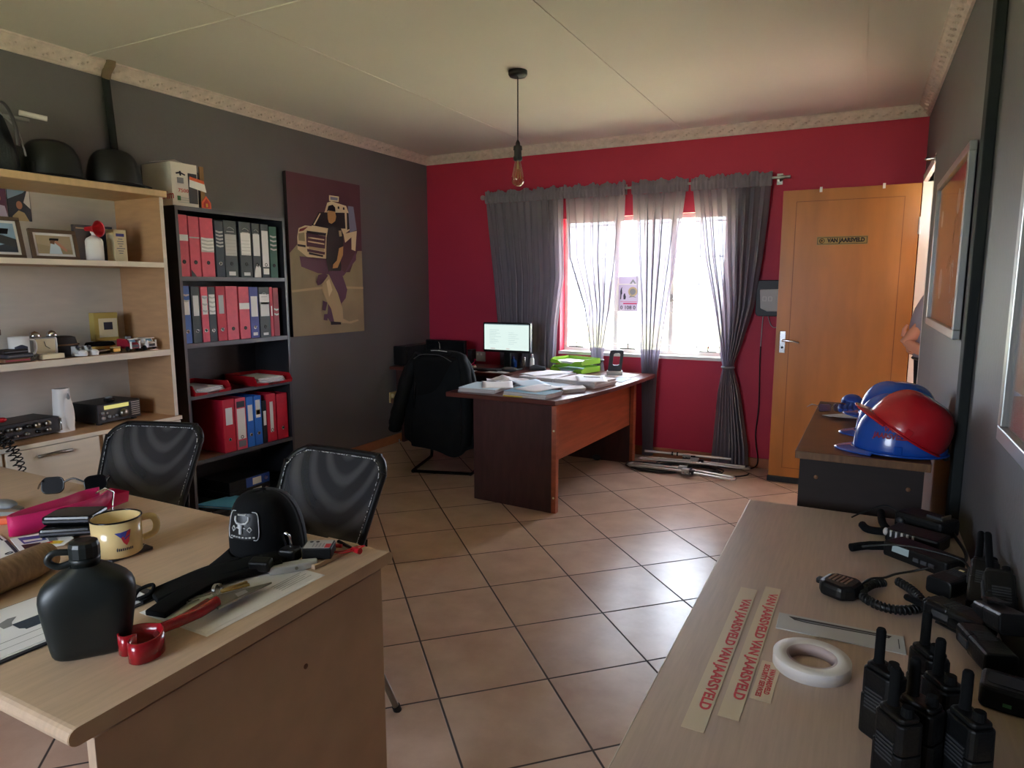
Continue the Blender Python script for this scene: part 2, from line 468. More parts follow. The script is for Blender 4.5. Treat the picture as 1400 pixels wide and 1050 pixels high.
# moulded cornice: cove profile with a row of little raised scrolls
prof = [(0, 0), (.012, 0), (.014, .008), (.022, .014), (.030, .030), (.044, .046), (.056, .056), (.062, .062), (.070, .064), (.070, .072), (0, .072)]
ZK = ZC-.072
def cornice(name, fn, y0, y1, axis):
    m = MB()
    m.prism([fn(a, b) for a, b in prof], y0, y1, 'cornice', axis)
    k = y0+.05
    while k < y1-.05:
        for d, e, r in ((0, 0, .010), (.022, .010, .007), (-.02, -.008, .007)):
            u, z = fn(.034+.004*(1 if e > 0 else 0)+e*.5, .030+e)
            p = (u, k+d, z) if axis == 'y' else (k+d, u, z)
            m.ball(p, (r, r, r*.8), 'cornice', 8, 5)
        k += .085
    return struct(name, m)
cornice('trim_1', lambda a, b: (XL+a, ZK+b), YF, YB, 'y')
cornice('trim_2', lambda a, b: (YB-a, ZK+b), XL, XR, 'x')
cornice('trim_3', lambda a, b: (XR-a, ZK+b), YF, YB, 'y')

sk = MB().box((XL, YF, 0), (XL+.012, YB, .078), 'skirting')
struct('baseboard_left', sk, bevel=.003)
struct('baseboard_back', MB().box((XL+.012, YB-.012, 0), (XR, YB, .078), 'skirting'), bevel=.003)
struct('baseboard_right', MB().box((XR-.012, YF, 0), (XR, 4.29, .078), 'skirting'), bevel=.003)

# painted conduits that run up both side walls
m = MB().tube([(XL+.018, 2.46, .0), (XL+.018, 2.46, 1.8), (XL+.018, 2.43, 2.2), (XL+.018, 2.415, 2.545)], .02, 'grey_paint_dark', 10)
m.tube([(XL+.02, 2.415, 2.53), (XL+.034, 2.415, 2.56), (XL+.075, 2.415, 2.595), (XL+.078, 2.415, 2.612)], .024, 'brown_collar', 10)
struct('trim_5', m)
m = MB().box((XR-.03, 2.54, 0), (XR, 2.62, ZK+.01), 'grey_paint_dark')
struct('trim_6', m, bevel=.004)

# window_1: steel casement with burglar bars
win = struct('window_1'); WY = YB+.10
f = MB()
def rect_frame(m, x0, x1, z0, z1, y0, y1, t, key):
    m.box((x0, y0, z0), (x1, y1, z0+t), key); m.box((x0, y0, z1-t), (x1, y1, z1), key)
    m.box((x0, y0, z0+t), (x0+t, y1, z1-t), key); m.box((x1-t, y0, z0+t), (x1, y1, z1-t), key)
rect_frame(f, WX0, WX1, WZ0, WZ1, WY, WY+.04, .032, 'frame_white')
for x in (-1.87, -1.395): f.box((x-.018, WY, WZ0+.03), (x+.018, WY+.04, WZ1-.03), 'frame_white')
o = obj('window_frame', f, win)
for a, b in ((WX0+.03, -1.89), (-1.85, -1.415), (-1.375, WX1-.03)):
    obj('pane', MB().box((a, WY+.015, WZ0+.03), (b, WY+.019, WZ1-.03), 'glass'), win)
for z in (.925, 1.205, 1.432, 1.65, 1.925):
    obj('burglar_bar', MB().cyl((WX0+.02, WY-.02, z), (WX1-.02, WY-.02, z), .004, 'frame_white', n=8), win)
for x in (-2.10, -1.63, -1.17):
    obj('burglar_bar', MB().cyl((x, WY-.026, WZ0+.01), (x, WY-.026, WZ1-.01), .004, 'frame_white', n=8), win)
for x, z in ((-1.385, 1.32),):
    h = MB().box((x-.012, WY-.03, z-.03), (x+.012, WY, z+.03), 'steel').tube([(x, WY-.03, z), (x+.05, WY-.04, z-.06), (x+.06, WY-.04, z-.085)], .006, 'steel')
    obj('window_catch', h, win)
for x in (-2.22, -1.75, -1.08):
    obj('window_stay', MB().box((x-.07, WY-.03, WZ0+.033), (x+.07, WY-.018, WZ0+.045), 'steel').cyl((x, WY-.02, WZ0+.04), (x, WY-.02, WZ0+.085), .008, 'steel', n=8), win)
obj('window_sill', MB().box((WX0-.005, YB-.018, WZ0-.024), (WX1+.005, YB+.10, WZ0+.002), 'frame_white'), win)

# window_2 in the wall behind the photographer
win2 = struct('window_2'); f = MB()
rect_frame(f, FX0, FX1, FZ0, FZ1, YF-.12, YF-.08, .035, 'frame_white')
f.box((-1.765, YF-.12, FZ0), (-1.735, YF-.08, FZ1), 'frame_white')
obj('window_frame', f, win2)
for a, b in ((FX0+.03, -1.765), (-1.735, FX1-.03)):
    obj('pane', MB().box((a, YF-.105, FZ0+.03), (b, YF-.101, FZ1-.03), 'glass'), win2)

# door frame (white steel) and the open door leaf
m = MB()
FXJ = .302
m.prism([(XR, 3.90), (FXJ, DY0-.012), (FXJ, DY0+.012), (XR, DY0+.012)], 0, DZ+.045, 'wall_grey')
m.box((FXJ-.001, DY0-.012, 0), (XR+.2, DY0+.014, DZ), 'frame_white')
m.box((FXJ, DY1-.012, 0), (.415, DY1+.03, DZ+.045), 'frame_white')
m.box((.415, DY1-.008, 0), (XR+.2, DY1+.03, DZ), 'wall_red')
m.box((FXJ, DY0, DZ), (XR+.2, DY1, DZ+.045), 'frame_white')
m.box((FXJ+.0, DY0-.01, -.02), (XR+.2, DY1, .012), 'skirting')
struct('trim_4', m)
struct('wall_hall', MB().box((1.75, 2.2, -.1), (1.95, 8.2, 2.75), 'hall_plaster'))  # hall out of view: wall and ceiling added to dim daylight on the door
struct('ceiling_hall', MB().box((XR+.2, 2.2, ZC), (1.95, 8.2, ZC+.12), 'ceiling_white'))
struct('floor_hall', MB().box((XR+.2, 2.2, -.1), (1.75, 8.2, 0), 'tile'))
door = struct('door_1'); door.location = (.292, 5.150, 0)
m = MB().box((-.822, -.006, .03), (0, .034, 2.066), 'orange_wood')
gx0, gx1, gz0, gz1, t = -.735, -.085, .11, 1.99, .004
m.box((gx0, -.0065, gz1-t), (gx1, -.004, gz1), 'orange_groove'); m.box((gx0, -.0065, gz0), (gx1, -.004, gz0+t), 'orange_groove')
m.box((gx0, -.0065, gz0), (gx0+t, -.004, gz1), 'orange_groove'); m.box((gx1-t, -.0065, gz0), (gx1, -.004, gz1), 'orange_groove')
m.box((-.0, -.005, .03), (.0015, .034, 2.066), 'bright_edge')
obj('door_leaf', m, door)
obj('door_sweep', MB().box((-.83, -.022, .004), (0, .0, .045), 'dark_rubber'), door, bevel=.006)
h = MB().box((-.795, -.014, .945), (-.755, -.006, 1.10), 'chrome')
obj('lock_plate', h, door, bevel=.003)
h = MB().cyl((-.775, -.006, 1.035), (-.775, -.05, 1.035), .009, 'chrome', n=10).tube([(-.775, -.048, 1.035), (-.74, -.052, 1.036), (-.69, -.052, 1.03), (-.665, -.05, 1.024)], [.009, .009, .008, .007], 'chrome')
h.cyl((-.775, -.014, .985), (-.775, -.0165, .985), .008, 'black', n=10)
obj('door_handle', h, door)
# name plate on the door: brass sign with dark letters and a round emblem
n = MB().box((-.592, -.011, 1.692), (-.282, -.006, 1.748), 'plate_brass')
n.box((-.588, -.0116, 1.697), (-.286, -.0105, 1.743), 'walnut_dark'); n.box((-.585, -.0122, 1.700), (-.289, -.0112, 1.740), 'plate_brass')
np_ = obj('name_plate', n, door); np_['label'] = 'small brass name plate with dark letters'
e = MB().text('VAN JAARSVELD', .036, 'walnut_dark', (-.413, -.0126, 1.7205), PI/2, 0, 0, .87, bold=.0022, fit=.228)
obj('lettering', e, np_)
e = MB().at((-.56, -.0123, 1.72), rx=PI/2).lathe([(0, .0008), (.017, .0008), (.017, 0)], 'walnut_dark', 16)
e.at((-.56, -.0132, 1.72), rx=PI/2).lathe([(.006, .0006), (.013, .0006), (.013, 0)], 'plate_brass', 16)
obj('emblem', e, np_)
for x in (-.585, -.21):
    obj('paper_tab', MB().box((x-.008, -.012, 2.045), (x+.008, -.006, 2.078), 'white'), door)
for z in (.35, 1.80):
    hg = MB().box((.0, -.012, z-.05), (.010, .03, z+.05), 'frame_white').cyl((.006, -.014, z-.055), (.006, -.014, z+.055), .007, 'frame_white', n=8)
    hi = obj('hinge', hg, door)
    sc = MB()
    for dz in (-.03, .0, .03): sc.cyl((.004, -.0135, z+dz), (.004, -.0145, z+dz), .004, 'steel', n=6)
    obj('screw', sc, hi)

# ------------------------------------------------------------------ light and camera
world = bpy.data.worlds.new('World'); scene.world = world; world.use_nodes = True
bg = world.node_tree.nodes['Background']
SKY = (.80, .87, 1.04); bg.inputs['Color'].default_value = (*SKY, 1); bg.inputs['Strength'].default_value = 4.6
sun = bpy.data.lights.new('sun', 'SUN'); sun.energy = 15; sun.angle = math.radians(.6); sun.color = (1, .95, .86)
so = bpy.data.objects.new('sun', sun); COL.objects.link(so)
so.rotation_euler = Vector((.62, .05, -1.0)).to_track_quat('-Z', 'Y').to_euler()
def portal(name, loc, rot, sx, sy):
    l = bpy.data.lights.new(name, 'AREA'); l.shape = 'RECTANGLE'; l.size = sx; l.size_y = sy; l.cycles.is_portal = True
    o = bpy.data.objects.new(name, l); COL.objects.link(o); o.location = loc; o.rotation_euler = rot
portal('daylight_portal', ((WX0+WX1)/2, YB+.19, (WZ0+WZ1)/2), (-PI/2, 0, 0), WX1-WX0, WZ1-WZ0)
portal('daylight_portal', ((FX0+FX1)/2, YF-.19, (FZ0+FZ1)/2), (PI/2, 0, 0), FX1-FX0, FZ1-FZ0)
portal('daylight_portal', (XR+.19, (DY0+DY1)/2, DZ/2), (0, PI/2, 0), DZ, DY1-DY0)

cam = bpy.data.cameras.new('camera'); co = bpy.data.objects.new('camera', cam); COL.objects.link(co)
cam.sensor_width = 36; cam.lens = 923.93/1400*36; cam.clip_start = .05; cam.clip_end = 100
yaw, pit, rol = -.474907, .144186, -.0014546
fw = Vector((math.sin(yaw)*math.cos(pit), math.cos(yaw)*math.cos(pit), -math.sin(pit)))
rt = Vector((math.cos(yaw), -math.sin(yaw), 0)); up = rt.cross(fw)
r_ = rt*math.cos(rol)+up*math.sin(rol); u_ = up*math.cos(rol)-rt*math.sin(rol)
co.matrix_world = Matrix(((r_.x, u_.x, -fw.x, 0), (r_.y, u_.y, -fw.y, 0), (r_.z, u_.z, -fw.z, 1.42), (0, 0, 0, 1)))
scene.camera = co
scene.view_settings.view_transform = 'Standard'; scene.view_settings.look = 'None'
scene.view_settings.gamma = 1; scene.view_settings.use_curve_mapping = False
scene.view_settings.exposure = 2.55
scene.cycles.max_bounces = 10; scene.cycles.diffuse_bounces = 6; scene.cycles.transparent_max_bounces = 24
scene.cycles.caustics_reflective = False; scene.cycles.caustics_refractive = False
scene.cycles.sample_clamp_indirect = 8
scene.cycles.use_denoising = True
# ------------------------------------------------------------------ pendant lamp
t = thing('pendant_lamp', 'black pendant lamp with a bare clear filament bulb hanging from the ceiling', 'lamp', (-1.795, 3.568, 2.61))
obj('ceiling_rose', MB().lathe([(0, 0), (.053, 0), (.053, -.02), (.046, -.03), (0, -.03)], 'black', 28), t)
obj('cord', MB().cyl((0, 0, -.03), (0, 0, -.378), .0035, 'black', n=8), t)
obj('lamp_holder', MB().lathe([(.004, -.37), (.012, -.385), (.014, -.40), (.024, -.405), (.026, -.425), (.021, -.43), (.022, -.46), (.026, -.464), (.026, -.478), (.021, -.485), (.0, -.485)], 'black', 22), t)
b = obj('bulb', MB().lathe([(.015, -.482), (.019, -.50), (.026, -.53), (.036, -.575), (.037, -.595), (.030, -.613), (.016, -.624), (0, -.628)], 'amber_glass', 24), t)
f = MB()
for k in range(6):
    a = k*PI/3
    f.tube([(.006*math.cos(a), .006*math.sin(a), -.50), (.019*math.cos(a), .019*math.sin(a), -.585)], .0011, 'gold', 5)
f.cyl((0, 0, -.485), (0, 0, -.53), .005, 'cream_enamel', n=8)
obj('filament', f, b)

# ------------------------------------------------------------------ pale wall unit
t = thing('wall_unit', 'pale wooden wall unit of open shelves over cupboards against grey wall', 'shelf unit', (XL, 0, 0))
UX = .39   # depth of the open part
UY0, UY1 = .80, 2.43
obj('side_panel', MB().box((.002, UY1-.02, .714), (UX, UY1, 1.886), 'unit_side').box((UX-.001, UY1-.02, .714), (UX+.002, UY1, 1.886), 'unit_pale'), t)
obj('side_panel', MB().box((.002, UY0, .714), (UX, UY0+.02, 1.886), 'unit_side'), t)
obj('back_panel', MB().box((.002, UY0+.02, .714), (.012, UY1-.02, 1.886), 'unit_back'), t)
obj('top_board', MB().box((.002, UY0-.01, 1.886), (UX+.022, UY1+.012, 1.92), 'unit_top'), t, bevel=.004)
for z, th in ((1.546, .026), (1.082, .032)):
    obj('shelf', MB().box((.012, UY0+.02, z-th), (UX-.004, UY1-.02, z), 'unit_side').box((UX-.005, UY0+.02, z-th), (UX, UY1-.02, z), 'unit_pale'), t)
obj('shelf', MB().box((.012, 1.55, 1.0835), (UX-.03, 2.36, 1.086), 'clear_plastic'), t)['label'] = 'glass cover on the shelf'
UB = .41   # depth of the cupboards
obj('cupboard_top', MB().box((.002, UY0-.005, .694), (UB+.004, UY1+.005, .714), 'unit_side').box((UB+.003, UY0, .694), (UB+.005, UY1+.005, .714), 'unit_pale'), t)
obj('carcass', MB().box((.002, UY0, .06), (UB-.02, UY1, .694), 'unit_side').box((.02, UY0+.02, .0), (UB-.05, UY1-.02, .06), 'walnut_dark'), t)
for y0, y1 in ((2.0, 2.428), (1.56, 1.974), (1.13, 1.545), (.81, 1.115)):
    d = obj('door', MB().box((UB-.018, y0, .07), (UB, y1, .690), 'unit_pale'), t, bevel=.002)
    ym = (y0+y1)/2 if y0 < 2 else 2.17
    pts = [(UB, ym-.075, .648), (UB+.012, ym-.06, .650), (UB+.022, ym, .655), (UB+.012, ym+.06, .650), (UB, ym+.075, .648)]
    obj('handle', MB().tube(smooth_path(pts, 5), .006, 'steel', 8, flat=1.3), d)
for z in (1.20, 1.62): pass

def at_unit(name, label, cat, y, z, x=-3.45, rz=0, group=None):
    return thing(name, label, cat, (x, y, z), rz, group)

# top of the unit ---------------------------------------------------
def cap_dome(r, l, h, key):
    return MB().grid(lambda u, v: (r*math.cos(2*PI*u)*math.cos(v*PI/2)**.55, l*math.sin(2*PI*u)*math.cos(v*PI/2)**.55, h*math.sin(v*PI/2)**.9), 28, 10, key, cu=True)
UT = 1.92
t = at_unit('riot_helmet', 'dark rounded helmet on top of the wall unit, wider and left of two', 'helmet', 1.975, UT, -3.50)
obj('shell', cap_dome(.13, .132, .19, 'olive_black'), t)
obj('rim', MB().tube([(.134*math.cos(a*PI/14), .136*math.sin(a*PI/14), .012) for a in range(28)], .011, 'black', 8, closed=True), t)
obj('ear_flap', MB().at((.02, -.105, .0)).prism(rrect(-.05, -.02, .05, .03, .015), .0, .07, 'olive_black'), t)
t = at_unit('riot_helmet', 'dark rounded helmet on top of the wall unit, beside the white carton', 'helmet', 2.262, UT, -3.46)
obj('shell', cap_dome(.125, .128, .19, 'black'), t)
obj('peak', MB().at((.09, 0, .012)).grid(lambda u, v: ((.05+.06*v)*math.cos((u-.5)*2.2), (.09+.03*v)*math.sin((u-.5)*2.2), .004-.014*v), 14, 4, 'black'), t, solid=.006)
obj('rim', MB().tube([(.128*math.cos(a*PI/14), .131*math.sin(a*PI/14), .01) for a in range(28)], .009, 'black', 8, closed=True), t)
t = at_unit('kit_bag', 'dark cloth bag with straps on top of the wall unit at picture edge', 'bag', 1.715, UT, -3.50)
obj('bag_body', MB().grid(lambda u, v: ((.13+.012*math.sin(9*u+4*v))*math.cos(2*PI*u)*(1-.45*v**2), (.095+.010*math.sin(7*u))*math.sin(2*PI*u)*(1-.4*v**2), .26*v), 24, 8, 'denim', cu=True).ball((0, 0, .25), (.07, .06, .03), 'denim'), t)
obj('strap', MB().tube(smooth_path([(.06, .02, .27), (.10, .07, .20), (.115, .085, .12), (.118, .09, .08)]), .007, 'mid_grey', 8, flat=.5), t)
obj('strap', MB().tube(smooth_path([(.03, -.02, .28), (.09, .03, .30), (.12, .055, .22), (.125, .06, .12)]), .014, 'dark_grey', 8, flat=.5), t)
t = at_unit('baton', 'pale wooden stick lying over the dark bag above the wall unit', 'stick', 1.80, 2.190, -3.43)
obj('shaft', MB().tube([(.0, .02, .006), (.03, .11, -.004)], .012, 'white', 10), t)
obj('tip', MB().tube([(.03, .11, -.004), (.034, .12, -.005)], .012, 'white', 10), t)
t = at_unit('baton', 'shorter grey stick under the pale stick above the wall unit', 'stick', 1.80, 2.165, -3.43)
obj('shaft', MB().tube([(-.03, -.03, .01), (.02, .05, .0)], .009, 'mid_grey', 10), t)

# white paper carton on the bookcase --------------------------------
BT = 1.864
t = thing('carton', 'white printed paper carton with torn flaps on the black bookcase top', 'box', (-3.52, 2.66, BT), .0)
m = MB().box((-.14, -.105, .0), (.105, .06, .235), 'carton_white')
m.box((-.14, .06, 0), (.09, .11, .20), 'slate')
m.add([(.106, -.105, .235), (.106, .02, .225), (.03, -.02, .262), (-.10, -.09, .25)], [(0, 1, 2, 3)], 'carton_white')
obj('carton_body', m, t)
m = MB().box((.090, .085, 0), (.098, .112, .235), 'cardboard').box((.092, .0, .02), (.1075, .055, .185), 'slate')
obj('open_flap', m, t)
obj('packing_label', MB().add([(.112, .005, .165), (.112, .098, .150), (.112, .112, .09), (.112, .0, .11)], [(0, 1, 2, 3)], 'white').add([(.1125, .005, .168), (.1125, .098, .153), (.1125, .10, .135), (.1125, .004, .150)], [(0, 1, 2, 3)], 'orange'), t)['label'] = 'white label with an orange band'
p = MB().text('trim', .062, 'print_red', (.065, -.1062, .055), PI/2, 0, 0, 1.05)
p.text('7500', .028, 'print_red', (.1065, -.035, .085), PI/2, 0, PI/2, 1.2)
p.box((.1055, -.07, .125), (.1065, -.03, .155), 'mid_grey')
for k in range(3): p.box((.1055, -.07, .02+.012*k), (.1065, .01, .024+.012*k), 'light_grey')
p.box((.1055, -.075, .03), (.1066, -.055, .055), 'green_mark')
p.tube([(.1065, -.075, .175), (.1065, -.05, .182), (.1065, -.02, .172)], .004, 'print_dark', 6).tube([(.1065, -.05, .19), (.1065, -.048, .165)], .004, 'print_dark', 6)
obj('print', p, t)
t = thing('gingerbread_house', 'small red house shaped card leaning on the white carton', 'card', (-3.407, 2.762, BT))
obj('card_body', MB().prism([(-.03, 0), (.03, 0), (.03, .035), (0, .07), (-.03, .035)], 0, .006, 'orange', 'x'), t)
obj('print', MB().prism([(-.02, .005), (.02, .005), (.02, .03), (0, .055), (-.02, .03)], .006, .0075, 'house_red', 'x').box((.0075, -.006, .008), (.008, .006, .028), 'yellow'), t)

# shelf one: frames, horn, boxes --------------------------------------
S1, S2, S3 = 1.546, 1.086, .714
def photo_frame(label, y, w, h, tilt, x, fkey, pic, rz=0):
    t = at_unit('framed_photo', label, 'photo frame', y, S1, x, rz)
    R = dict(loc=(0, 0, 0), ry=-tilt)
    b = .017
    m = MB().at(**R)
    for lo, hi in (((-.008, -w/2, 0), (.008, w/2, b)), ((-.008, -w/2, h-b), (.008, w/2, h)), ((-.008, -w/2, b), (.008, -w/2+b, h-b)), ((-.008, w/2-b, b), (.008, w/2, h-b))):
        m.box(lo, hi, fkey)
    obj('frame', m, t, bevel=.002)
    obj('mount', MB().at(**R).box((-.006, -w/2+b, b), (.001, w/2-b, h-b), 'white'), t)
    p = MB().at(**R); a, c = w/2-b-.012, b+.012
    pic(p, -a, a, c, h-b-.012)
    obj('photograph', p, t)
    obj('stand', MB().at((0, 0, 0)).add([(-.01, -.02, h*.7), (-.01, .02, h*.7), (-.07, .02, 0), (-.07, -.02, 0)], [(0, 1, 2, 3)], 'black'), t, solid=.003)
    return t
def pic1(p, a, b, c, d):
    p.box((.001, a, c), (.002, b, d), 'photo_sky').prism([(a, c), (b, c), (b, c+.05), (a, c+.02)], .002, .0025, 'photo_dark', 'x')
    p.prism([(a, c+.05), (b, c+.02), (b, c+.06), (a+.02, c+.09)], .0025, .003, 'charcoal', 'x').prism([(a, c+.09), (b, c+.06), (b, c+.075), (a, c+.115)], .0025, .003, 'photo_sky', 'x')
photo_frame('brown and gold photo frame with a blue picture, leftmost on the upper shelf', 1.715, .16, .19, .2, -3.44, 'frame_brown', pic1)
def pic2(p, a, b, c, d):
    p.box((.001, a, c), (.002, b, d), 'photo_tan').prism([(a, c), (b, c), (b, c+.02), (a, c+.045)], .002, .0025, 'poster_khaki', 'x')
    p.prism([(-.03, c), (.03, c), (.02, c+.05), (-.015, c+.055)], .0025, .003, 'paper_blue', 'x').prism([(-.02, c+.05), (.0, c+.045), (.005, c+.07), (-.015, c+.075)], .003, .0035, 'mid_brown', 'x')
    p.prism([(.0, c+.055), (.05, c+.01), (.055, c+.02), (.01, c+.065)], .003, .0035, 'skin', 'x')
photo_frame('brown framed landscape photo standing beside the white air horn', 1.935, .215, .145, .18, -3.45, 'frame_brown', pic2)
t = at_unit('air_horn', 'white air horn canister with a red trumpet on the upper shelf', 'air horn', 2.12, S1, -3.45)
obj('canister', MB().lathe([(0, 0), (.038, 0), (.040, .004), (.040, .098), (.034, .112), (.018, .122), (.012, .126), (0, .126)], 'white', 24), t)
obj('nozzle', MB().lathe([(.010, .125), (.010, .138), (.014, .14), (.014, .152), (0, .154)], 'white', 12), t)
h = MB().at((-.0, -.02, .158), ry=PI/2, rz=.3)
h.lathe([(.010, -.02), (.012, .01), (.018, .03), (.036, .05), (.041, .056), (.036, .052), (.016, .028), (0, .015)], 'red', 24)
obj('trumpet', h, t)
t = at_unit('card_box', 'small cream box with blue print beside the air horn', 'box', 2.255, S1, -3.46)
obj('box_body', MB().box((-.05, -.034, 0), (.014, .034, .165), 'paper_cream'), t, bevel=.001)
p = MB().box((.014, -.022, .13), (.0147, .022, .145), 'binder_navy')
for k, wd in enumerate((.012, .017, .015, .008, .022, .014, .01)): p.box((.014, -wd, .115-.012*k), (.0147, wd, .119-.012*k), 'mid_grey')
obj('print', p, t)
t = at_unit('picture_book', 'dark picture book standing behind the air horn', 'book', 2.19, S1, -3.57)
obj('cover', MB().box((-.012, -.10, 0), (.010, .10, .185), 'photo_dark').box((.010, -.09, .165), (.0107, .09, .172), 'photo_tan'), t, bevel=.001)
obj('print', MB().at((.0105, -.02, .09)).ball((0, 0, 0), (.001, .022, .028), 'mid_brown').ball((0, .035, -.02), (.001, .03, .03), 'paper_teal'), t)
# photographs stuck on the back panel
t = thing('photo_print', 'dark photograph stuck on the wall unit back panel, right of two', 'photo', (-3.708, 1.925, 1.74))
obj('sheet', MB().box((0, -.052, 0), (.002, .052, .15), 'photo_dark'), t)
obj('print', MB().prism([(-.03, .0), (.04, .0), (.02, .04), (-.005, .05), (-.035, .02)], .002, .0025, 'poster_tan', 'x').ball((.002, .0, .075), (.001, .014, .02), 'skin').prism([(-.05, .10), (.02, .135), (.035, .15), (-.05, .15)], .002, .0025, 'photo_sky', 'x').prism([(.02, .09), (.05, .06), (.05, .15), (.04, .15)], .002, .0025, 'white', 'x'), t)
t = thing('photo_print', 'purple toned photograph stuck on the wall unit back panel at picture edge', 'photo', (-3.708, 1.82, 1.755))
obj('sheet', MB().box((0, -.05, 0), (.002, .05, .135), 'poster_purple'), t)
obj('print', MB().prism([(-.04, 0), (.05, 0), (.04, .05), (-.01, .06)], .002, .0025, 'lavender', 'x').ball((.002, .01, .085), (.001, .016, .02), 'skin'), t)

# shelf two -----------------------------------------------------------
t = at_unit('coffee_mug', 'white mug with a black print on the middle shelf', 'mug', 1.705, S2, -3.40)
obj('cup', MB().lathe([(0, .003), (.034, 0), (.04, .004), (.041, .108), (.038, .108), (.036, .008), (0, .008)], 'mug_white', 28), t)
obj('handle', MB().tube(smooth_path([(.0, .040, .092), (.0, .066, .085), (.0, .070, .05), (.0, .058, .026), (.0, .040, .02)]), .0055, 'mug_white', 8), t)
obj('print', MB().grid(lambda u, v: (.0416*math.cos(-.9+1.3*u), .0416*math.sin(-.9+1.3*u), .03+.045*v*(1-.5*abs(u-.5))), 10, 4, 'print_dark'), t)
t = at_unit('plant_pot', 'small brown pot rim behind the white mug', 'pot', 1.62, S2, -3.52)
obj('pot', MB().lathe([(0, 0), (.05, 0), (.055, .11), (.068, .115), (.068, .14), (.06, .14), (.05, .02), (0, .02)], 'mid_brown', 24), t)
for k, (dx, dy, key, lab) in enumerate(((0, 0, 'mid_brown', 'lowest of the folded leather wallets left of the white mug'), (.004, .01, 'slate', 'middle of the folded leather wallets left of the white mug'), (-.004, -.006, 'walnut_dark', 'topmost of the folded leather wallets left of the white mug'))):
    t = at_unit('leather_wallet', lab, 'wallet', 1.655+dy, S2+.0005+.019*k, -3.365+dx, .05*k, 'folded wallets by the mug')
    obj('cover', MB().prism(rrect(-.045, -.055, .045, .055, .008), 0, .018, key), t, bevel=.004)
    obj('stitching', MB().box((.044, -.05, .008), (.0462, .05, .010), 'pink' if k == 0 else 'mid_grey'), t)
t = at_unit('alarm_clock', 'silver framed twin bell alarm clock on the middle shelf', 'clock', 1.83, S2, -3.44)
m = MB().prism(rrect(-.055, .012, .055, .098, .012), -.02, .016, 'frame_silver', 'x')
obj('case', m, t, bevel=.003)
obj('dial', MB().prism(rrect(-.043, .02, .043, .09, .008), .016, .0175, 'paper_cream', 'x'), t)
obj('hands', MB().tube([(.018, 0, .055), (.018, .018, .042)], .0014, 'black', 5).tube([(.018, 0, .055), (.018, -.006, .078)], .0014, 'black', 5), t)
for y in (-.035, .04):
    obj('bell', MB().at((0, y, .098)).lathe([(0, .03), (.018, .022), (.024, .006), (.022, 0), (0, .004)], 'chrome', 16), t)
for y in (-.04, .04): obj('foot', MB().cyl((0, y, .014), (.0, y*1.1, 0), .005, 'chrome', n=8), t)
t = at_unit('greeting_card', 'small cream card lying in front of the alarm clock', 'card', 1.82, S2, -3.36)
obj('sheet', MB().box((-.016, -.048, 0), (.014, .048, .022), 'paper_cream'), t)
t = at_unit('leather_pouch', 'dark brown leather pouch behind the baby shoes', 'pouch', 1.945, S2, -3.50)
obj('pouch_body', MB().grid(lambda u, v: (.045*math.cos(2*PI*u)*(1-.25*v*v), .078*math.sin(2*PI*u)*(1-.15*v*v), .085*v), 22, 6, 'walnut_dark', cu=True).ball((0, 0, .083), (.034, .064, .012), 'walnut_dark'), t)
obj('band', MB().tube([(.046*math.cos(a*PI/12), .079*math.sin(a*PI/12), .05) for a in range(24)], .004, 'mid_brown', 6, closed=True), t)
def baby_shoe(label, y, rz):
    t = at_unit('baby_shoe', label, 'shoe', y, S2, -3.38, rz, 'pair of baby shoes')
    obj('sole', MB().prism([(.045*math.cos(a*PI/10)*(1 if math.cos(a*PI/10) > 0 else .9), .02*math.sin(a*PI/10)) for a in range(20)], 0, .008, 'white'), t)
    obj('upper', MB().grid(lambda u, v: ((.042*(1-.15*v))*math.cos(2*PI*u)-.006*v, (.019-.004*v)*math.sin(2*PI*u), .008+(.036 if math.cos(2*PI*u) < .2 else .018)*v), 20, 5, 'light_grey', cu=True), t)
    obj('toe_cap', MB().ball((.024, 0, .014), (.022, .019, .014), 'white'), t)
    obj('laces', MB().tube([(.008, -.012, .034), (.0, .012, .038), (-.006, -.01, .043), (-.012, .012, .046)], .0025, 'print_dark', 6), t)
baby_shoe('tiny pale baby shoe on the middle shelf, left of the pair', 1.955, .25)
baby_shoe('tiny pale baby shoe on the middle shelf, right of the pair', 2.008, .35)
t = at_unit('gift_box', 'yellow box with a dark square window standing at back of middle shelf', 'box', 2.235, S2+.0455, -3.60, -.1)
obj('box_body', MB().box((-.03, -.068, 0), (.02, .055, .150), 'box_yellow'), t, bevel=.002)
obj('front_label', MB().box((.02, -.045, .02), (.021, .05, .12), 'paper_cream').box((.021, -.02, .06), (.0215, .025, .10), 'print_dark'), t)
t = at_unit('souvenir_hat', 'dark green hat with a gold band under the yellow box', 'hat', 2.17, S2, -3.56)
obj('brim', MB().lathe([(0, 0), (.095, .002), (.10, .006), (.07, .010), (0, .012)], 'binder_green', 28, .9, 1.1), t)
obj('crown', MB().lathe([(.072, .008), (.068, .03), (.06, .044), (0, .045)], 'black_soft', 28, .9, 1.1), t)
obj('band', MB().lathe([(.0735, .012), (.0705, .026)], 'gold', 28, .9, 1.1), t)
t = at_unit('toy_gun', 'little dark ornament lying in front of the green hat', 'ornament', 2.105, S2, -3.42)
obj('barrel', MB().tube([(.01, -.05, .01), (0, .04, .012)], .006, 'steel', 8).tube([(0, .04, .012), (.012, .058, .006)], .008, 'frame_brown', 8), t)
t = at_unit('trinket_box', 'tiny gold trinket box beside the two toy cars', 'box', 2.15, S2, -3.40)
obj('box_body', MB().box((-.014, -.02, 0), (.014, .02, .022), 'gold'), t, bevel=.004)
obj('lid', MB().box((-.015, -.021, .022), (.015, .021, .028), 'cream_enamel'), t, bevel=.003)
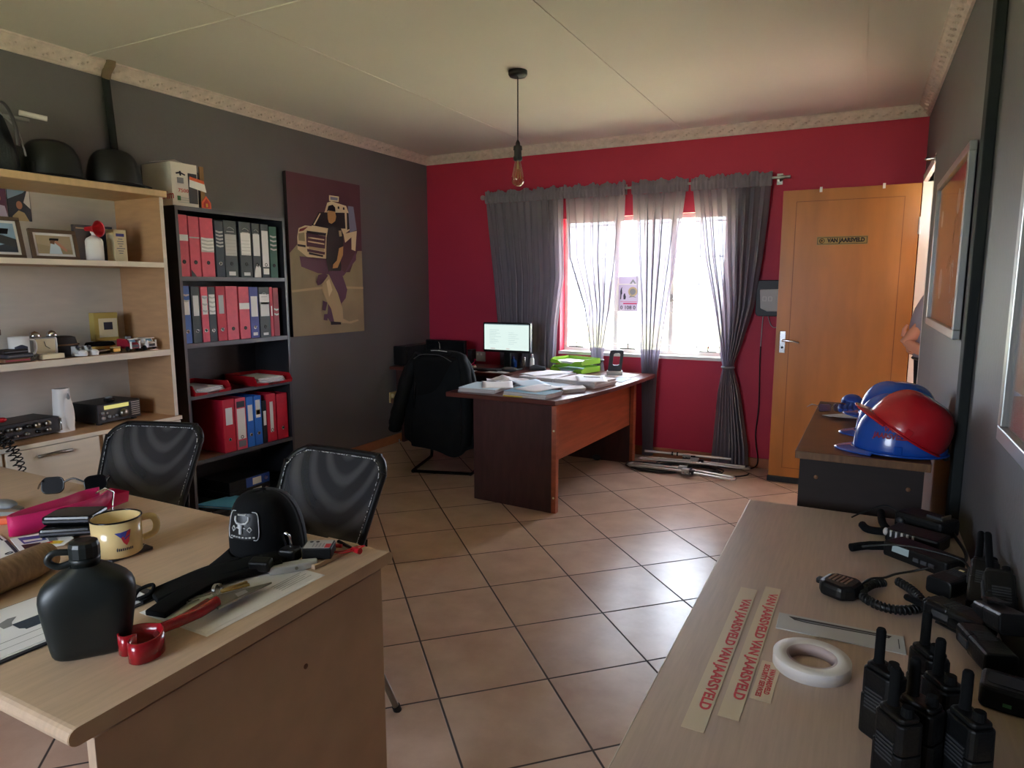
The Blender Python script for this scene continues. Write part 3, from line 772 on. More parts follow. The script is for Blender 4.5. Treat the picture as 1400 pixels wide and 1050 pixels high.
def toy_car(label, y, beacon):
    t = at_unit('toy_car', label, 'toy car', y, S2, -3.42, .12, 'toy cars on the middle shelf')
    obj('car_body', MB().prism([(-.05, .012), (.05, .012), (.05, .034), (.03, .042), (.022, .06), (-.048, .062), (-.05, .04)], -.028, .028, 'binder_wine' if beacon else 'white', 'y'), t, bevel=.003)
    obj('windscreen', MB().add([(.0315, -.02, .043), (.0315, .02, .043), (.0245, .018, .058), (.0245, -.018, .058)], [(0, 1, 2, 3)], 'paper_teal').box((.049, -.018, .018), (.0515, .018, .032), 'slate'), t)
    fr = MB()
    for s in (-1, 1): fr.box((.045, s*.026-.003, .012), (.052, s*.026+.003, .05), 'white')
    fr.box((.03, -.028, .058), (.038, .028, .063), 'white'); obj('roll_bar', fr, t)
    for x in (-.03, .03):
        for y2 in (-.03, .03): obj('wheel', MB().cyl((x, y2-.005, .012), (x, y2+.005, .012), .012, 'black', n=14), t)
    if beacon: obj('beacon', MB().box((-.012, -.016, .0625), (.012, .016, .078), 'clear_plastic').box((-.006, -.012, .0625), (.006, .012, .074), 'light_grey'), t)
toy_car('small dark red toy van with a roof beacon, left of the two', 2.235, True)
toy_car('small white toy van without a beacon, right of the two', 2.328, False)
t = at_unit('pen', 'black and silver pen lying at right end of the middle shelf', 'pen', 2.36, S2+.006, -3.45)
obj('barrel', MB().tube([(-.06, -.02, 0), (.04, .022, 0)], .0055, 'black_gloss', 10), t)
obj('tip', MB().tube([(.04, .022, 0), (.06, .030, 0)], [.0055, .002], 'chrome', 10), t)

# cupboard top ---------------------------------------------------------
t = at_unit('radio_set', 'dark base radio with a row of knobs at left of the cupboard top', 'radio', 1.70, S3, -3.45, .10)
obj('radio_body', MB().box((-.15, -.17, .006), (.03, .16, .085), 'black_plastic'), t, bevel=.005)
obj('front_panel', MB().box((.03, -.168, .008), (.034, .158, .083), 'charcoal'), t)
for k, (y, z, r) in enumerate(((-.12, .055, .014), (-.075, .06, .012), (-.035, .058, .013), (.01, .062, .011), (.05, .06, .014), (.10, .06, .014), (-.10, .025, .008), (-.05, .026, .008), (.0, .028, .010), (.05, .03, .010), (.10, .03, .010))):
    obj('knob', MB().at((.034, y, z), ry=PI/2).lathe([(0, .016), (r*.85, .016), (r, .002), (r, 0), (0, 0)], 'steel' if k % 3 else 'black_gloss', 14), t)
ho = obj('front_handle', MB().tube([(.034, .148, .02), (.06, .150, .02), (.06, .150, .075), (.034, .148, .075)], .003, 'chrome', 6), t)
t = at_unit('handset_microphone', 'black hand microphone with a red button on the base radio', 'microphone', 1.575, S3+.09, -3.44)
obj('mic_body', MB().ball((0, 0, .03), (.045, .035, .030), 'black_plastic', 18, 12), t)
obj('grille', MB().ball((.012, -.02, .05), (.026, .022, .016), 'charcoal'), t)
obj('button', MB().ball((.035, .03, .022), (.016, .020, .012), 'red', 12, 8), t)
def helix(path, r, turns, n=10):
    P = [Vector(p) for p in path]; out = []; N = turns*n
    for i in range(N+1):
        s = i/N*(len(P)-1); k = min(int(s), len(P)-2); f = s-k
        c = P[k].lerp(P[k+1], f); t = (P[k+1]-P[k]).normalized()
        a = t.orthogonal().normalized(); b = t.cross(a)
        out.append(c+a*r*math.cos(2*PI*i/n)+b*r*math.sin(2*PI*i/n))
    return out
c = MB().tube(helix(smooth_path([(.05, -.01, .02), (.105, -.005, -.045), (.155, .005, -.078), (.170, .02, -.15), (.170, .03, -.24)], 6), .013, 16), .003, 'black_gloss', 6)
c.tube(helix(smooth_path([(.06, -.05, -.02), (.110, -.035, -.05), (.158, -.02, -.078), (.170, .0, -.15), (.172, .028, -.24)], 6), .013, 14), .003, 'black_gloss', 6)
obj('coiled_cord', c, t)
t = at_unit('air_freshener', 'white automatic air freshener dispenser on the cupboard top', 'air freshener', 1.90, S3, -3.46, .15)
m = MB()
def shell(u, v):
    w = .040-.008*v**1.5; d = .038-.008*v
    return (d*(abs(math.cos(2*PI*u))**.6)*(1 if math.cos(2*PI*u) > 0 else -1)-.004, w*(abs(math.sin(2*PI*u))**.6)*(1 if math.sin(2*PI*u) > 0 else -1), .212*v)
m.grid(shell, 32, 10, 'white', cu=True)
m.add([(.024*math.cos(a*PI/8)-.004, .030*math.sin(a*PI/8), .212) for a in range(16)], [list(range(16))], 'light_grey')
obj('casing', m, t)
obj('front_cover', MB().at((.036, .004, .09), ry=-.06).ball((0, 0, 0), (.006, .026, .085), 'white', 20, 14), t)
obj('spray_window', MB().at((.0345, .006, .172)).prism([(0, .018), (-.009, -.004), (-.005, -.013), (.005, -.013), (.009, -.004)], -.002, .002, 'mid_grey', 'x'), t)
t = at_unit('ham_radio', 'black radio transceiver with a yellow lit display and silver dial', 'radio', 2.165, S3, -3.44, .09)
obj('radio_body', MB().box((-.20, -.12, .010), (.0, .125, .108), 'black_plastic'), t, bevel=.004)
obj('front_panel', MB().box((0, -.118, .012), (.006, .123, .106), 'charcoal'), t)
obj('display', MB().box((.006, -.085, .078), (.0075, .055, .098), 'display_yellow'), t)
obj('tuning_dial', MB().at((.006, .022, .046), ry=PI/2).lathe([(0, .018), (.018, .018), (.022, .004), (.022, 0), (0, 0)], 'steel', 24), t)
for y, z, r in ((-.095, .06, .008), (-.075, .06, .006), (-.095, .035, .010), (-.06, .04, .008), (-.04, .035, .006), (-.02, .04, .006)):
    obj('knob', MB().at((.006, y, z), ry=PI/2).lathe([(0, .010), (r, .009), (r, 0), (0, 0)], 'mid_grey', 12), t)
g = MB()
for k in range(7): g.box((.006, .07, .026+.011*k), (.0085, .118, .031+.011*k), 'light_grey')
obj('speaker_grille', g, t)
for y in (-.10, .10): obj('foot', MB().box((-.03, y-.01, 0), (-.01, y+.01, .010), 'black'), t)
t = at_unit('microphone_clip', 'small black gadget lying on the radio with the yellow display', 'gadget', 2.15, S3+.108, -3.49)
obj('gadget_body', MB().box((-.016, -.022, 0), (.016, .022, .016), 'black_plastic'), t, bevel=.004)
obj('grip', MB().ball((.0, .0, .022), (.014, .020, .008), 'mid_grey'), t)

# ------------------------------------------------------------------ black bookcase
t = thing('bookcase', 'tall black open bookcase filled with files, beside the pale wall unit', 'bookcase', (-3.72, 2.55, 0))
BD = .32; BW = .80
for y in (0, BW-.018):
    obj('side_panel', MB().box((.002, y, 0), (BD, y+.018, 1.846), 'black_board').box((BD-.001, y, 0), (BD+.001, y+.018, 1.846), 'black_edge'), t)
obj('top_board', MB().box((.002, 0, 1.846), (BD, BW, 1.864), 'black_board').box((BD-.001, 0, 1.840), (BD+.001, BW, 1.864), 'black_edge'), t)
obj('back_panel', MB().box((.002, .018, .06), (.008, BW-.018, 1.846), 'black_board'), t)
for z, th in ((1.475, .024), (1.094, .026), (.790, .022), (.402, .022), (.07, .02)):
    obj('shelf', MB().box((.008, .018, z-th), (BD-.003, BW-.018, z), 'black_board').box((BD-.004, .018, z-th), (BD-.001, BW-.018, z), 'black_edge'), t)
obj('shelf', MB().box((.03, .02, .4025), (BD-.01, .24, .404), 'mid_brown'), t)['label'] = 'bare brown patch of the shelf'
obj('plinth', MB().box((.01, .018, 0), (BD-.03, BW-.018, .05), 'black_board'), t)

def binder(label, y0, y1, z, h, key, lab=None, ring='chrome', group=None, hz=.23, extra=None, x=-3.42, dp=.275, lean=0):
    """lever arch file, spine towards the room; lab = list of (z0, z1, inset, material)"""
    w = y1-y0-.003
    t = thing('lever_arch_file', label, 'file', (x, (y0+y1)/2, z+.0005), 0, group)
    m = MB().at(ry=0, rx=lean)
    c = .003
    m.box((-.004, -w/2, 0), (0, w/2, h), key)
    m.box((-dp, -w/2, 0), (-.004, -w/2+c, h), key); m.box((-dp, w/2-c, 0), (-.004, w/2, h), key)
    obj('cover', m, t, bevel=.0012)
    obj('pages', MB().at(rx=lean).box((-dp+.02, -w/2+c+.001, .012), (-.04, w/2-c-.001, h-.022), 'paper_side'), t)
    for z0, z1, ins, k in lab or []:
        obj('spine_label', MB().at(rx=lean).box((0, -w/2+ins, z0*h), (.0012, w/2-ins, z1*h), k), t)
    if ring:
        r = min(.011, w*.25)
        m = MB().at((0, 0, hz*h), ry=PI/2, rx=0).lathe([(r*.62, .0008), (r*.7, .002), (r, .002), (r*1.05, 0)], ring, 18)
        m.lathe([(0, .0009), (r*.68, .0009)], 'black', 18)
        obj('finger_ring', m, t)
    if extra: extra(t, w, h)
    return t
A, B_, Cc = 1.475, 1.094, .402
def crumpled(z0, z1, n=4, key='light_grey'):
    def f(t, w, h):
        m = MB()
        for k in range(n):
            z = (z0+(z1-z0)*k/(n-1))*h
            m.add([(.0016, -w/2+.004, z), (.0024, 0, z-.007), (.0016, w/2-.004, z-.002), (.0016, w/2-.004, z+.007), (.0026, 0, z+.004), (.0016, -w/2+.004, z+.010)], [(0, 1, 4, 5), (1, 2, 3, 4)], key)
        obj('tape', m, t)
    return f
def brandmark(t, w, h):
    m = MB().tube(smooth_path([(.002, -w*.25, h*.86), (.002, -w*.05, h*.885), (.002, w*.18, h*.865), (.002, w*.28, h*.84)], 4), .0022, 'light_grey', 6)
    m.box((.0005, -w*.3, h*.80), (.0015, w*.3, h*.815), 'light_grey')
    obj('print', m, t)
def lined(t, w, h):
    brandmark(t, w, h); m = MB()
    for k in range(5): m.box((.0012, -w/2+.012, (.42+.06*k)*h), (.0016, w/2-.012, (.424+.06*k)*h), 'mid_grey')
    obj('label_print', m, t)
G1, G2, G3 = 'files on the top bookcase shelf', 'files on the second bookcase shelf', 'files on the fourth bookcase shelf'
r1 = [(2.569, 2.639), (2.644, 2.714), (2.719, 2.81), (2.82, 2.881), (2.883, 2.979), (2.998, 3.089), (3.095, 3.16), (3.166, 3.23), (3.235, 3.298)]
h1 = [.343, .339, .338, .328, .335, .337, .335, .334, .325]
spec1 = [('faded red file with one narrow white band, leftmost on top shelf', 'binder_pink', [(.58, .68, 0, 'white')], None, None),
 ('faded red file with a torn lower corner, second on top shelf', 'binder_pink', [(.64, .66, 0, 'light_grey')], None, None),
 ('wide faded red file patched with shiny tape on top shelf', 'binder_pink', [(.42, .66, 0, 'light_grey')], None, crumpled(.46, .64, 4, 'white')),
 ('slate file with shiny crumpled tape strips on top shelf', 'binder_slate', [], 'chrome', crumpled(.55, .80, 5)),
 ('grey marbled file with a broad lined label, fifth on top shelf', 'binder_grey', [(.38, .76, .006, 'light_grey'), (.03, .10, .022, 'paper')], None, lined),
 ('grey marbled file with a white label, sixth on top shelf', 'binder_grey', [(.40, .80, .008, 'paper'), (.03, .09, .02, 'paper')], None, lined),
 ('dark file with a torn white patch at its foot on top shelf', 'binder_grey', [(.40, .80, .006, 'paper')], None, brandmark),
 ('file with a tall white full length label on top shelf', 'binder_grey', [(.20, .88, .005, 'paper'), (.06, .17, .008, 'white')], None, None),
 ('dark green file, rightmost on top shelf', 'binder_green', [(.50, .84, .012, 'binder_green')], None, crumpled(.55, .8, 4))]
for (y0, y1), h, (lab, key, ls, ring, ex) in zip(r1, h1, spec1):
    t = binder(lab, y0, y1, A, h, key, ls, ring or 'black', G1, .24, ex)
    if 'torn white' in lab:
        w = y1-y0-.003
        obj('torn_label', MB().prism([(-w/2+.004, 0), (w/2-.006, 0), (w/2-.006, .06), (w*.2, .075), (.004, .06), (-.004, .085), (-w*.3, .05)], 0, .001, 'white', 'x'), t)
    if 'torn lower' in lab:
        w = y1-y0-.003
        obj('torn_corner', MB().prism([(-w/2, 0), (0, 0), (-.014, .018), (-w/2, .04)], .0002, .001, 'slate', 'x'), t)
r2 = [(2.569, 2.623), (2.63, 2.689), (2.694, 2.744), (2.744, 2.796), (2.801, 2.867), (2.87, 2.957), (2.966, 3.046), (3.048, 3.118), (3.124, 3.212), (3.212, 3.238), (3.24, 3.288)]
h2 = [.328, .325, .323, .323, .325, .326, .323, .321, .320, .320, .315]
spec2 = [('blue file with a taped label, leftmost on second shelf', 'binder_blue', [(.50, .74, .006, 'white')], 'chrome', crumpled(.74, .84, 2)),
 ('grey file with a pale narrow label, second on second shelf', 'binder_grey', [(.48, .84, .010, 'paper')], 'chrome', None),
 ('narrow red file with a white label left of a grey one', 'binder_pink', [(.50, .84, .007, 'white')], 'chrome', crumpled(.56, .8, 3, 'light_grey')),
 ('narrow grey file with crumpled white tape on second shelf', 'binder_grey', [(.50, .86, .004, 'white')], 'chrome', crumpled(.55, .8, 4, 'light_grey')),
 ('red file with a tall grey label, fifth on second shelf', 'binder_red', [(.50, .84, .014, 'light_grey')], 'chrome', None),
 ('plain wide faded red file without label on second shelf', 'binder_pink', [], 'black', None),
 ('faded red file with a short white band on second shelf', 'binder_pink', [(.57, .69, 0, 'white')], 'black', None),
 ('navy file with a long white label on second shelf', 'binder_navy', [(.42, .82, .008, 'paper'), (.05, .11, .016, 'paper')], 'chrome', None),
 ('grey marbled file with an extra white sticker on second shelf', 'binder_grey', [(.42, .70, .008, 'paper'), (.66, .86, .004, 'white'), (.04, .09, .022, 'paper')], 'black', brandmark),
 ('very thin red file squeezed beside the last wine red one', 'binder_red', [(.42, .62, .008, 'white')], None, None),
 ('wine red file, rightmost on second shelf', 'binder_wine', [], None, crumpled(.45, .55, 2))]
for (y0, y1), h, (lab, key, ls, ring, ex) in zip(r2, h2, spec2):
    binder(lab, y0, y1, B_, h, key, ls, ring, G2, .21, ex)
r4 = [(2.796, 2.884), (2.891, 2.971), (2.976, 3.031), (3.036, 3.096), (3.101, 3.137), (3.137, 3.218), (3.225, 3.319)]
spec4 = [('wine red file with a square white label, leftmost on fourth shelf', 'binder_red', .33, [(.52, .84, .018, 'white')], 'chrome', None),
 ('red edged file with a full white spine on fourth shelf', 'binder_pink', .325, [(.20, .80, .008, 'white'), (.82, .94, .008, 'slate'), (.05, .17, .010, 'mid_grey')], 'black', None),
 ('bright blue file with a white label, left of two on fourth shelf', 'binder_skyblue', .322, [(.52, .84, .008, 'white')], 'chrome', None),
 ('bright blue file with a yellow mark, right of two on fourth shelf', 'binder_skyblue', .32, [(.56, .92, .010, 'white'), (.62, .72, .012, 'yellow')], 'chrome', None),
 ('thin black file with a white label on fourth shelf', 'binder_black', .28, [(.42, .76, .006, 'white')], None, None),
 ('red file with a long narrow white label on fourth shelf', 'binder_red', .316, [(.20, .84, .026, 'white')], 'black', None),
 ('plain red file, rightmost on fourth shelf', 'binder_red', .306, [], 'chrome', None)]
for (y0, y1), (lab, key, h, ls, ring, ex) in zip(r4, spec4):
    binder(lab, y0, y1, Cc, h, key, ls, ring, G3, .24, ex)
# letter trays
def letter_tray(label, x, y, z, rz, w, d, key='red_gloss', h=.06):
    t = thing('letter_tray', label, 'letter tray', (x, y, z+.0005), rz)
    obj('base', MB().box((-d, -w/2, 0), (0, w/2, .003), key), t)
    for s in (-1, 1):
        obj('side_wall', MB().prism([(-d, 0), (0, 0), (.008, .02), (-.02, h), (-d, h)], s*w/2-.0015, s*w/2+.0015, key, 'y'), t)
    obj('back_wall', MB().box((-d-.003, -w/2, 0), (-d, w/2, h), key), t)
    m = MB()
    for s in (-1, 1): m.prism([(s*w/2, 0), (s*w/6, 0), (s*w/6, .012), (s*w/2, .022)], -.002, .002, key, 'x')
    obj('front_lip', m, t)
    return t
t = letter_tray('red letter tray of papers on the third bookcase shelf, at left', -3.39, 2.715, .790, .05, .26, .30)
def loose_sheets(name, label, x, y, z, rz, w, d, n, key='paper'):
    t = thing(name, label, 'paper', (x, y, z), rz)
    m = MB()
    for k in range(n):
        a = (k*37 % 7-3)*.004; b = (k*53 % 5-2)*.004
        m.box((-d/2+a, -w/2+b, .003*k), (d/2+a, w/2+b, .003*k+.0026), key)
    obj('sheets', m, t); return t
loose_sheets('paper_bundle', 'white papers lying in the left red letter tray', -3.545, 2.708, .794, .05, .19, .25, 11)
t = letter_tray('red letter tray of papers jutting past the bookcase edge, at right', -3.365, 3.165, .790, -.07, .28, .31)
loose_sheets('paper_bundle', 'white papers lying in the right red letter tray', -3.525, 3.176, .794, -.07, .20, .26, 13)
# bottom shelf
def box_file(label, y, z, key, x=-3.42):
    t = thing('box_file', label, 'box file', (x, y, z+.0005), 0, 'box files lying on the bottom shelf')
    obj('cover', MB().box((-.27, -.16, 0), (0, .16, .068), 'binder_black'), t, bevel=.003)
    obj('spine', MB().box((0, -.03, .003), (.002, .16, .065), key), t)
    obj('spine_label', MB().box((.002, .02, .012), (.003, .09, .056), 'white'), t)
    obj('finger_ring', MB().at((.002, .13, .033), ry=PI/2).lathe([(.007, .001), (.012, .0015), (.012, 0)], 'chrome', 16), t)
box_file('black box file with a white label lying lowest on the bottom shelf', 2.97, .07, 'binder_black')
box_file('black box file with a blue spine lying on another box file', 2.97, .140, 'blue')
t = thing('plastic_folder', 'light blue plastic folder sticking out of the bottom bookcase shelf', 'folder', (-3.235, 2.70, .132), .0)
obj('cover', MB().at(ry=-.10, rx=-.06).box((-.22, -.11, .010), (.10, .15, .016), 'sky_blue').box((-.22, -.11, 0), (.10, .15, .002), 'sky_blue').box((.10, -.11, 0), (.104, .15, .016), 'sky_blue'), t, bevel=.002)
obj('pages', MB().at(ry=-.10, rx=-.06).box((-.21, -.10, .0025), (.095, .14, .0095), 'paper'), t)
t = thing('box_file', 'dark box file lying flat under the light blue folder', 'box file', (-3.42, 2.68, .0705), 0, 'box files lying on the bottom shelf')
obj('cover', MB().box((-.27, -.10, 0), (0, .09, .036), 'binder_black'), t, bevel=.003)

# ------------------------------------------------------------------ canvas print on the left wall
def uv(cx, cy):   # artwork sheet drawn on a 0..1 grid
    u = (cx-(68+42*(cy-58)/952))/(429-19*(cy-58)/952)
    top = 58+92*u; bot = 1010-25*u
    return (u, 1-(cy-top)/(bot-top))
PW, PH = .80, 1.18
t = thing('canvas_print', 'large canvas print of a guard with a dog before a white vehicle', 'picture', (XL+.001, 3.672, 1.050))
obj('canvas', MB().box((0, 0, 0), (.030, PW, PH), 'canvas_edge'), t)
m = MB(); lay = [0]
def shp(key, pts):
    lay[0] += 1; x = .0302+.00015*lay[0]
    q = [(uv(a, b)[0]*PW, uv(a, b)[1]*PH) for a, b in pts]
    m.add([(x, a, b) for a, b in q], [list(range(len(q)))], key)
    return m
def quadfill(key, u0, v0, u1, v1):
    lay[0] += 1; x = .0302+.00015*lay[0]
    m.add([(x, u0*PW, v0*PH), (x, u1*PW, v0*PH), (x, u1*PW, v1*PH), (x, u0*PW, v1*PH)], [(0, 1, 2, 3)], key)
quadfill('poster_maroon', 0, 0, 1, 1)
shp('poster_khaki', [(110, 1008), (90, 520), (130, 470), (300, 640), (430, 640), (480, 520), (508, 520), (520, 985)])
shp('poster_tan', [(100, 735), (300, 715), (515, 728), (515, 740), (300, 730), (102, 748)])
shp('poster_purple', [(140, 540), (280, 560), (400, 640), (470, 520), (470, 570), (390, 660), (240, 640), (150, 600)])
shp('poster_white', [(280, 290), (295, 240), (320, 232), (410, 262), (425, 300), (430, 400), (400, 420), (300, 420), (205, 370)])
shp('poster_white', [(135, 380), (170, 365), (300, 385), (300, 560), (180, 545), (130, 500), (128, 430)])
shp('poster_black', [(205, 365), (245, 292), (400, 300), (405, 390), (300, 385)])
shp('poster_maroon', [(175, 405), (285, 430), (280, 500), (178, 485)])
shp('poster_tan', [(190, 485), (275, 500), (275, 515), (190, 500)])
shp('poster_maroon', [(180, 498), (280, 520), (278, 535), (182, 515)])
shp('poster_black', [(190, 518), (270, 538), (268, 548), (190, 530)])
shp('poster_black', [(178, 395), (288, 412), (284, 428), (178, 408)])
shp('poster_white', [(184, 430), (276, 446), (276, 454), (184, 438)]); shp('poster_white', [(184, 452), (276, 470), (276, 478), (184, 460)])
shp('poster_black', [(128, 470), (172, 478), (172, 490), (130, 482)])
shp('poster_black', [(412, 300), (428, 304), (430, 392), (414, 398)])
shp('poster_white', [(214, 362), (250, 298), (256, 300), (222, 364)])
shp('poster_khaki', [(132, 410), (165, 405), (168, 455), (135, 450)])
shp('red_dark', [(140, 385), (185, 372), (160, 395), (136, 400)])
shp('poster_blue', [(420, 262), (455, 268), (475, 400), (430, 415)])
shp('poster_white', [(390, 420), (475, 405), (465, 520), (440, 510), (440, 440), (400, 470)])
shp('poster_white', [(305, 198), (364, 208), (362, 238), (305, 230)])
shp('poster_blue', [(312, 206), (358, 214), (356, 230), (312, 224)])
shp('poster_black', [(356, 262), (366, 264), (366, 278), (356, 276)]); shp('poster_black', [(388, 268), (398, 270), (398, 284), (388, 282)])
# guard
shp('poster_black', [(300, 372), (330, 355), (365, 365), (388, 420), (388, 490), (360, 510), (375, 600), (372, 640), (300, 640), (285, 560), (288, 440)])
shp('poster_purple', [(300, 630), (372, 630), (410, 740), (400, 790), (375, 820), (385, 930), (310, 930), (290, 900), (300, 760)])
shp('poster_skin', [(294, 300), (304, 284), (338, 288), (346, 320), (340, 345), (318, 360), (302, 352), (296, 330)])
shp('poster_black', [(290, 292), (300, 258), (325, 252), (340, 268), (342, 292), (300, 284)])
shp('poster_skin', [(362, 500), (388, 490), (385, 540), (352, 612), (322, 615), (325, 592), (348, 570)])
shp('poster_tan', [(360, 400), (376, 400), (380, 432), (364, 434)])
# dog
shp('poster_purple', [(228, 690), (240, 650), (280, 640), (300, 665), (255, 705), (236, 712)])
shp('poster_tan', [(262, 700), (300, 650), (318, 690), (352, 760), (380, 850), (385, 930), (330, 930), (312, 850), (290, 810), (262, 740)])
shp('poster_white', [(285, 690), (302, 675), (320, 740), (300, 780)])
shp('poster_tan', [(372, 905), (420, 928), (475, 916), (482, 924), (430, 940), (375, 935)])
shp('poster_purple', [(264, 800), (290, 812), (280, 860), (262, 856)]); shp('poster_purple', [(272, 880), (292, 880), (290, 918), (268, 914)]); shp('poster_black', [(308, 924), (368, 930), (370, 944), (310, 944)])
shp('poster_purple', [(300, 640), (322, 628), (326, 642), (310, 652)])
obj('printed_picture', m, t)

# wall socket with plugs, low on the left wall
t = thing('power_socket', 'cream wall socket with two plugs, low on the grey wall', 'socket', (XL, 4.875, .42))
obj('socket_plate', MB().box((0, -.055, -.04), (.010, .055, .055), 'plug_cream'), t, bevel=.003)
obj('plug', MB().box((.010, -.045, .005), (.045, .0, .045), 'plug_cream'), t, bevel=.008)
obj('plug', MB().box((.010, -.05, -.045), (.050, -.01, -.005), 'mid_brown'), t, bevel=.008)
# ------------------------------------------------------------------ curtain rod and voile curtains
RY, RZ = 5.392, 2.196
t = thing('curtain_rod', 'slim pale curtain rod with finials above the window', 'curtain rod', (-1.8, RY, RZ))
obj('rod', MB().cyl((-1.255, 0, 0), (1.225, 0, 0), .009, 'frame_silver', n=10), t)
obj('finial', MB().at((-1.262, 0, 0)).ball((0, 0, 0), .022, 'frame_silver'), t)
obj('finial', MB().tube([(1.20, 0, 0), (1.235, 0, 0), (1.25, 0, 0), (1.285, 0, 0)], [.009, .018, .010, .012], 'frame_silver', 12), t)
for x in (-1.22, .02, 1.205):
    obj('bracket', MB().box((x-.008, -.004, -.02), (x+.008, YB-RY, .006), 'frame_silver').box((x-.02, YB-RY-.004, -.04), (x+.02, YB-RY, .04), 'frame_silver'), t)

def interp(rows, z):
    if z >= rows[0][0]: return rows[0][1:]
    for a, b in zip(rows, rows[1:]):
        if b[0] <= z <= a[0]:
            f = (z-b[0])/(a[0]-b[0]); f2 = f
            return [p*f2+q*(1-f2) for p, q in zip(a[1:], b[1:])]
    return rows[-1][1:]
def curtain(label, rows, n, amp, seed, tie=None, zbot=.025):
    rnd = random.Random(seed)
    x0 = (rows[0][1]+rows[0][2])/2
    t = thing('curtain', label, 'curtain', (x0, RY, RZ), 0)
    ph = [rnd.uniform(-.35, .35) for _ in range(n+2)]; am = [rnd.uniform(.55, 1.3) for _ in range(n+2)]
    NU = n*14; m = MB(); zs = []
    z = RZ-.055
    while z > zbot: zs.append(z); z -= .04
    zs.append(zbot)
    def pt(u, z, top=False):
        xl, xr = interp(rows, z); w = xr-xl; w0 = rows[0][2]-rows[0][1]
        k = u*n; i = int(k); f = k-i
        A = amp*(am[i]*(1-f)+am[i+1]*f); P = ph[i]*(1-f)+ph[i+1]*f
        if tie and abs(z-tie) < .16: A *= .45+.55*abs(z-tie)/.16
        if z > RZ-.25: A *= .45+.55*(RZ-z)/.25
        s = math.sin(2*PI*(k+P))
        x = xl+w*u+.35*A*math.sin(4*PI*(k+P))*min(1, w/.3)
        return (x-x0, A*s-.012*(1 if tie and abs(z-tie) < .12 else 0), z-RZ)
    vs = []; fs = []
    for z in zs:
        for i in range(NU+1): vs.append(pt(min(i/NU, .9999), z))
    for j in range(len(zs)-1):
        for i in range(NU):
            a = j*(NU+1)+i; fs.append((a, a+1, a+NU+2, a+NU+1))
    m.add(vs, fs, 'sheer', True)
    obj('drape', m, t)
    # gathered rod pocket: front and back cloth round the rod plus a ruffle above it
    N2 = int((rows[0][2]-rows[0][1])/.0045); h = MB(); xl, xr = rows[0][1:]
    jit = [rnd.uniform(-1, 1) for _ in range(N2+1)]
    prof = ((-.055, -.002), (-.034, -.016), (-.012, -.0175), (.008, -.016), (.018, -.004), (.034, -.010), (.046, -.004))
    for s in (1, -1):
        vs = []; fs = []
        for z, d in prof:
            for i in range(N2+1):
                g = .5+.5*math.sin(i*.9+.8*jit[i//6*6])
                vs.append((xl+(xr-xl)*i/N2-x0, s*(d-(.005+.012*(.5+.5*jit[i//7*7]))*g-.001*jit[i]), z+(.010*math.sin(i*.22+seed)+.010*jit[i//9*9]*math.sin(i*.7))*(1 if z > .02 else .15)))
        for j in range(len(prof)-1):
            for i in range(N2):
                a = j*(N2+1)+i; q = (a, a+1, a+N2+2, a+N2+1); fs.append(q if s > 0 else q[::-1])
        h.add(vs, fs, 'sheer', True)
    obj('rod_pocket', h, t)
    if tie:
        xl, xr = interp(rows, tie); c = (xl+xr)/2-x0; w = (xr-xl)/2+.006
        obj('tie_back', MB().tube([(c+w*math.cos(a*PI/10), -.012+.036*math.sin(a*PI/10), tie-RZ) for a in range(20)], .009, 'mid_grey', 8, closed=True), t)
    return t
curtain('grey voile curtain hanging full length at the left, behind the lit monitor', [(2.3, -3.035, -2.285), (2.13, -3.02, -2.280), (1.49, -2.944, -2.263), (1.08, -2.905, -2.320), (.75, -2.88, -2.336), (0, -2.86, -2.35)], 11, .034, 1)
curtain('grey voile curtain drawn in to a point behind the green trays', [(2.3, -2.275, -1.745), (1.655, -2.238, -1.787), (1.243, -2.087, -1.841), (.90, -2.02, -1.905), (.80, -2.01, -1.91), (.4, -2.08, -1.87), (0, -2.09, -1.86)], 6, .032, 2, tie=.80)
curtain('grey voile curtain gathered narrow behind the far desk corner', [(2.3, -1.690, -1.245), (1.64, -1.64, -1.321), (1.25, -1.605, -1.378), (.725, -1.567, -1.445), (.1, -1.545, -1.464), (0, -1.545, -1.46)], 6, .030, 3)
curtain('grey voile curtain tied at the waist beside the wooden door', [(2.3, -1.222, -.638), (1.63, -1.117, -.689), (1.256, -1.025, -.734), (.95, -.96, -.81), (.80, -.925, -.852), (.60, -.95, -.80), (.17, -.97, -.726), (0, -.98, -.715)], 8, .034, 4, tie=.795)

# notice stuck on the window, seen from inside
t = thing('window_notice', 'pale lilac notice with silhouettes stuck on the window pane', 'poster', (-1.78, WY+.013, 1.205))
obj('sheet', MB().box((-.098, -.001, 0), (.10, .001, .295), 'lavender'), t)
p = MB()
def fl(key, pts, k=0): p.add([(x, -.0014-.0003*k, z) for x, z in pts], [list(range(len(pts)))[::-1]], key)
fl('print_dark', [(-.058, .10), (-.050, .10), (-.046, .14), (-.040, .15), (-.044, .19), (-.038, .205), (-.05, .195), (-.058, .17), (-.056, .13)])
fl('print_dark', [(-.028, .10), (-.012, .10), (-.006, .12), (-.012, .135), (-.014, .15), (-.024, .15), (-.03, .13)])
p.at((.052, -.0014, .165), rx=PI/2).lathe([(.026, 0), (.040, .0005)], 'poster_tan', 20).lathe([(0, .0006), (.026, .0006)], 'mid_grey', 20); p.at()
fl('mid_grey', [(.018, .225), (.052, .27), (.086, .225), (.07, .222), (.052, .25), (.036, .222)], 1)
fl('mid_grey', [(.018, .115), (.04, .14), (.086, .115), (.052, .12)], 1)
fl('white', [(-.08, .222), (.09, .222), (.09, .228), (-.08, .228)], 2)
fl('pink', [(-.03, .060), (.09, .060), (.09, .070), (-.03, .070)]); fl('pink', [(-.055, .080), (.09, .080), (.09, .083), (-.055, .083)])
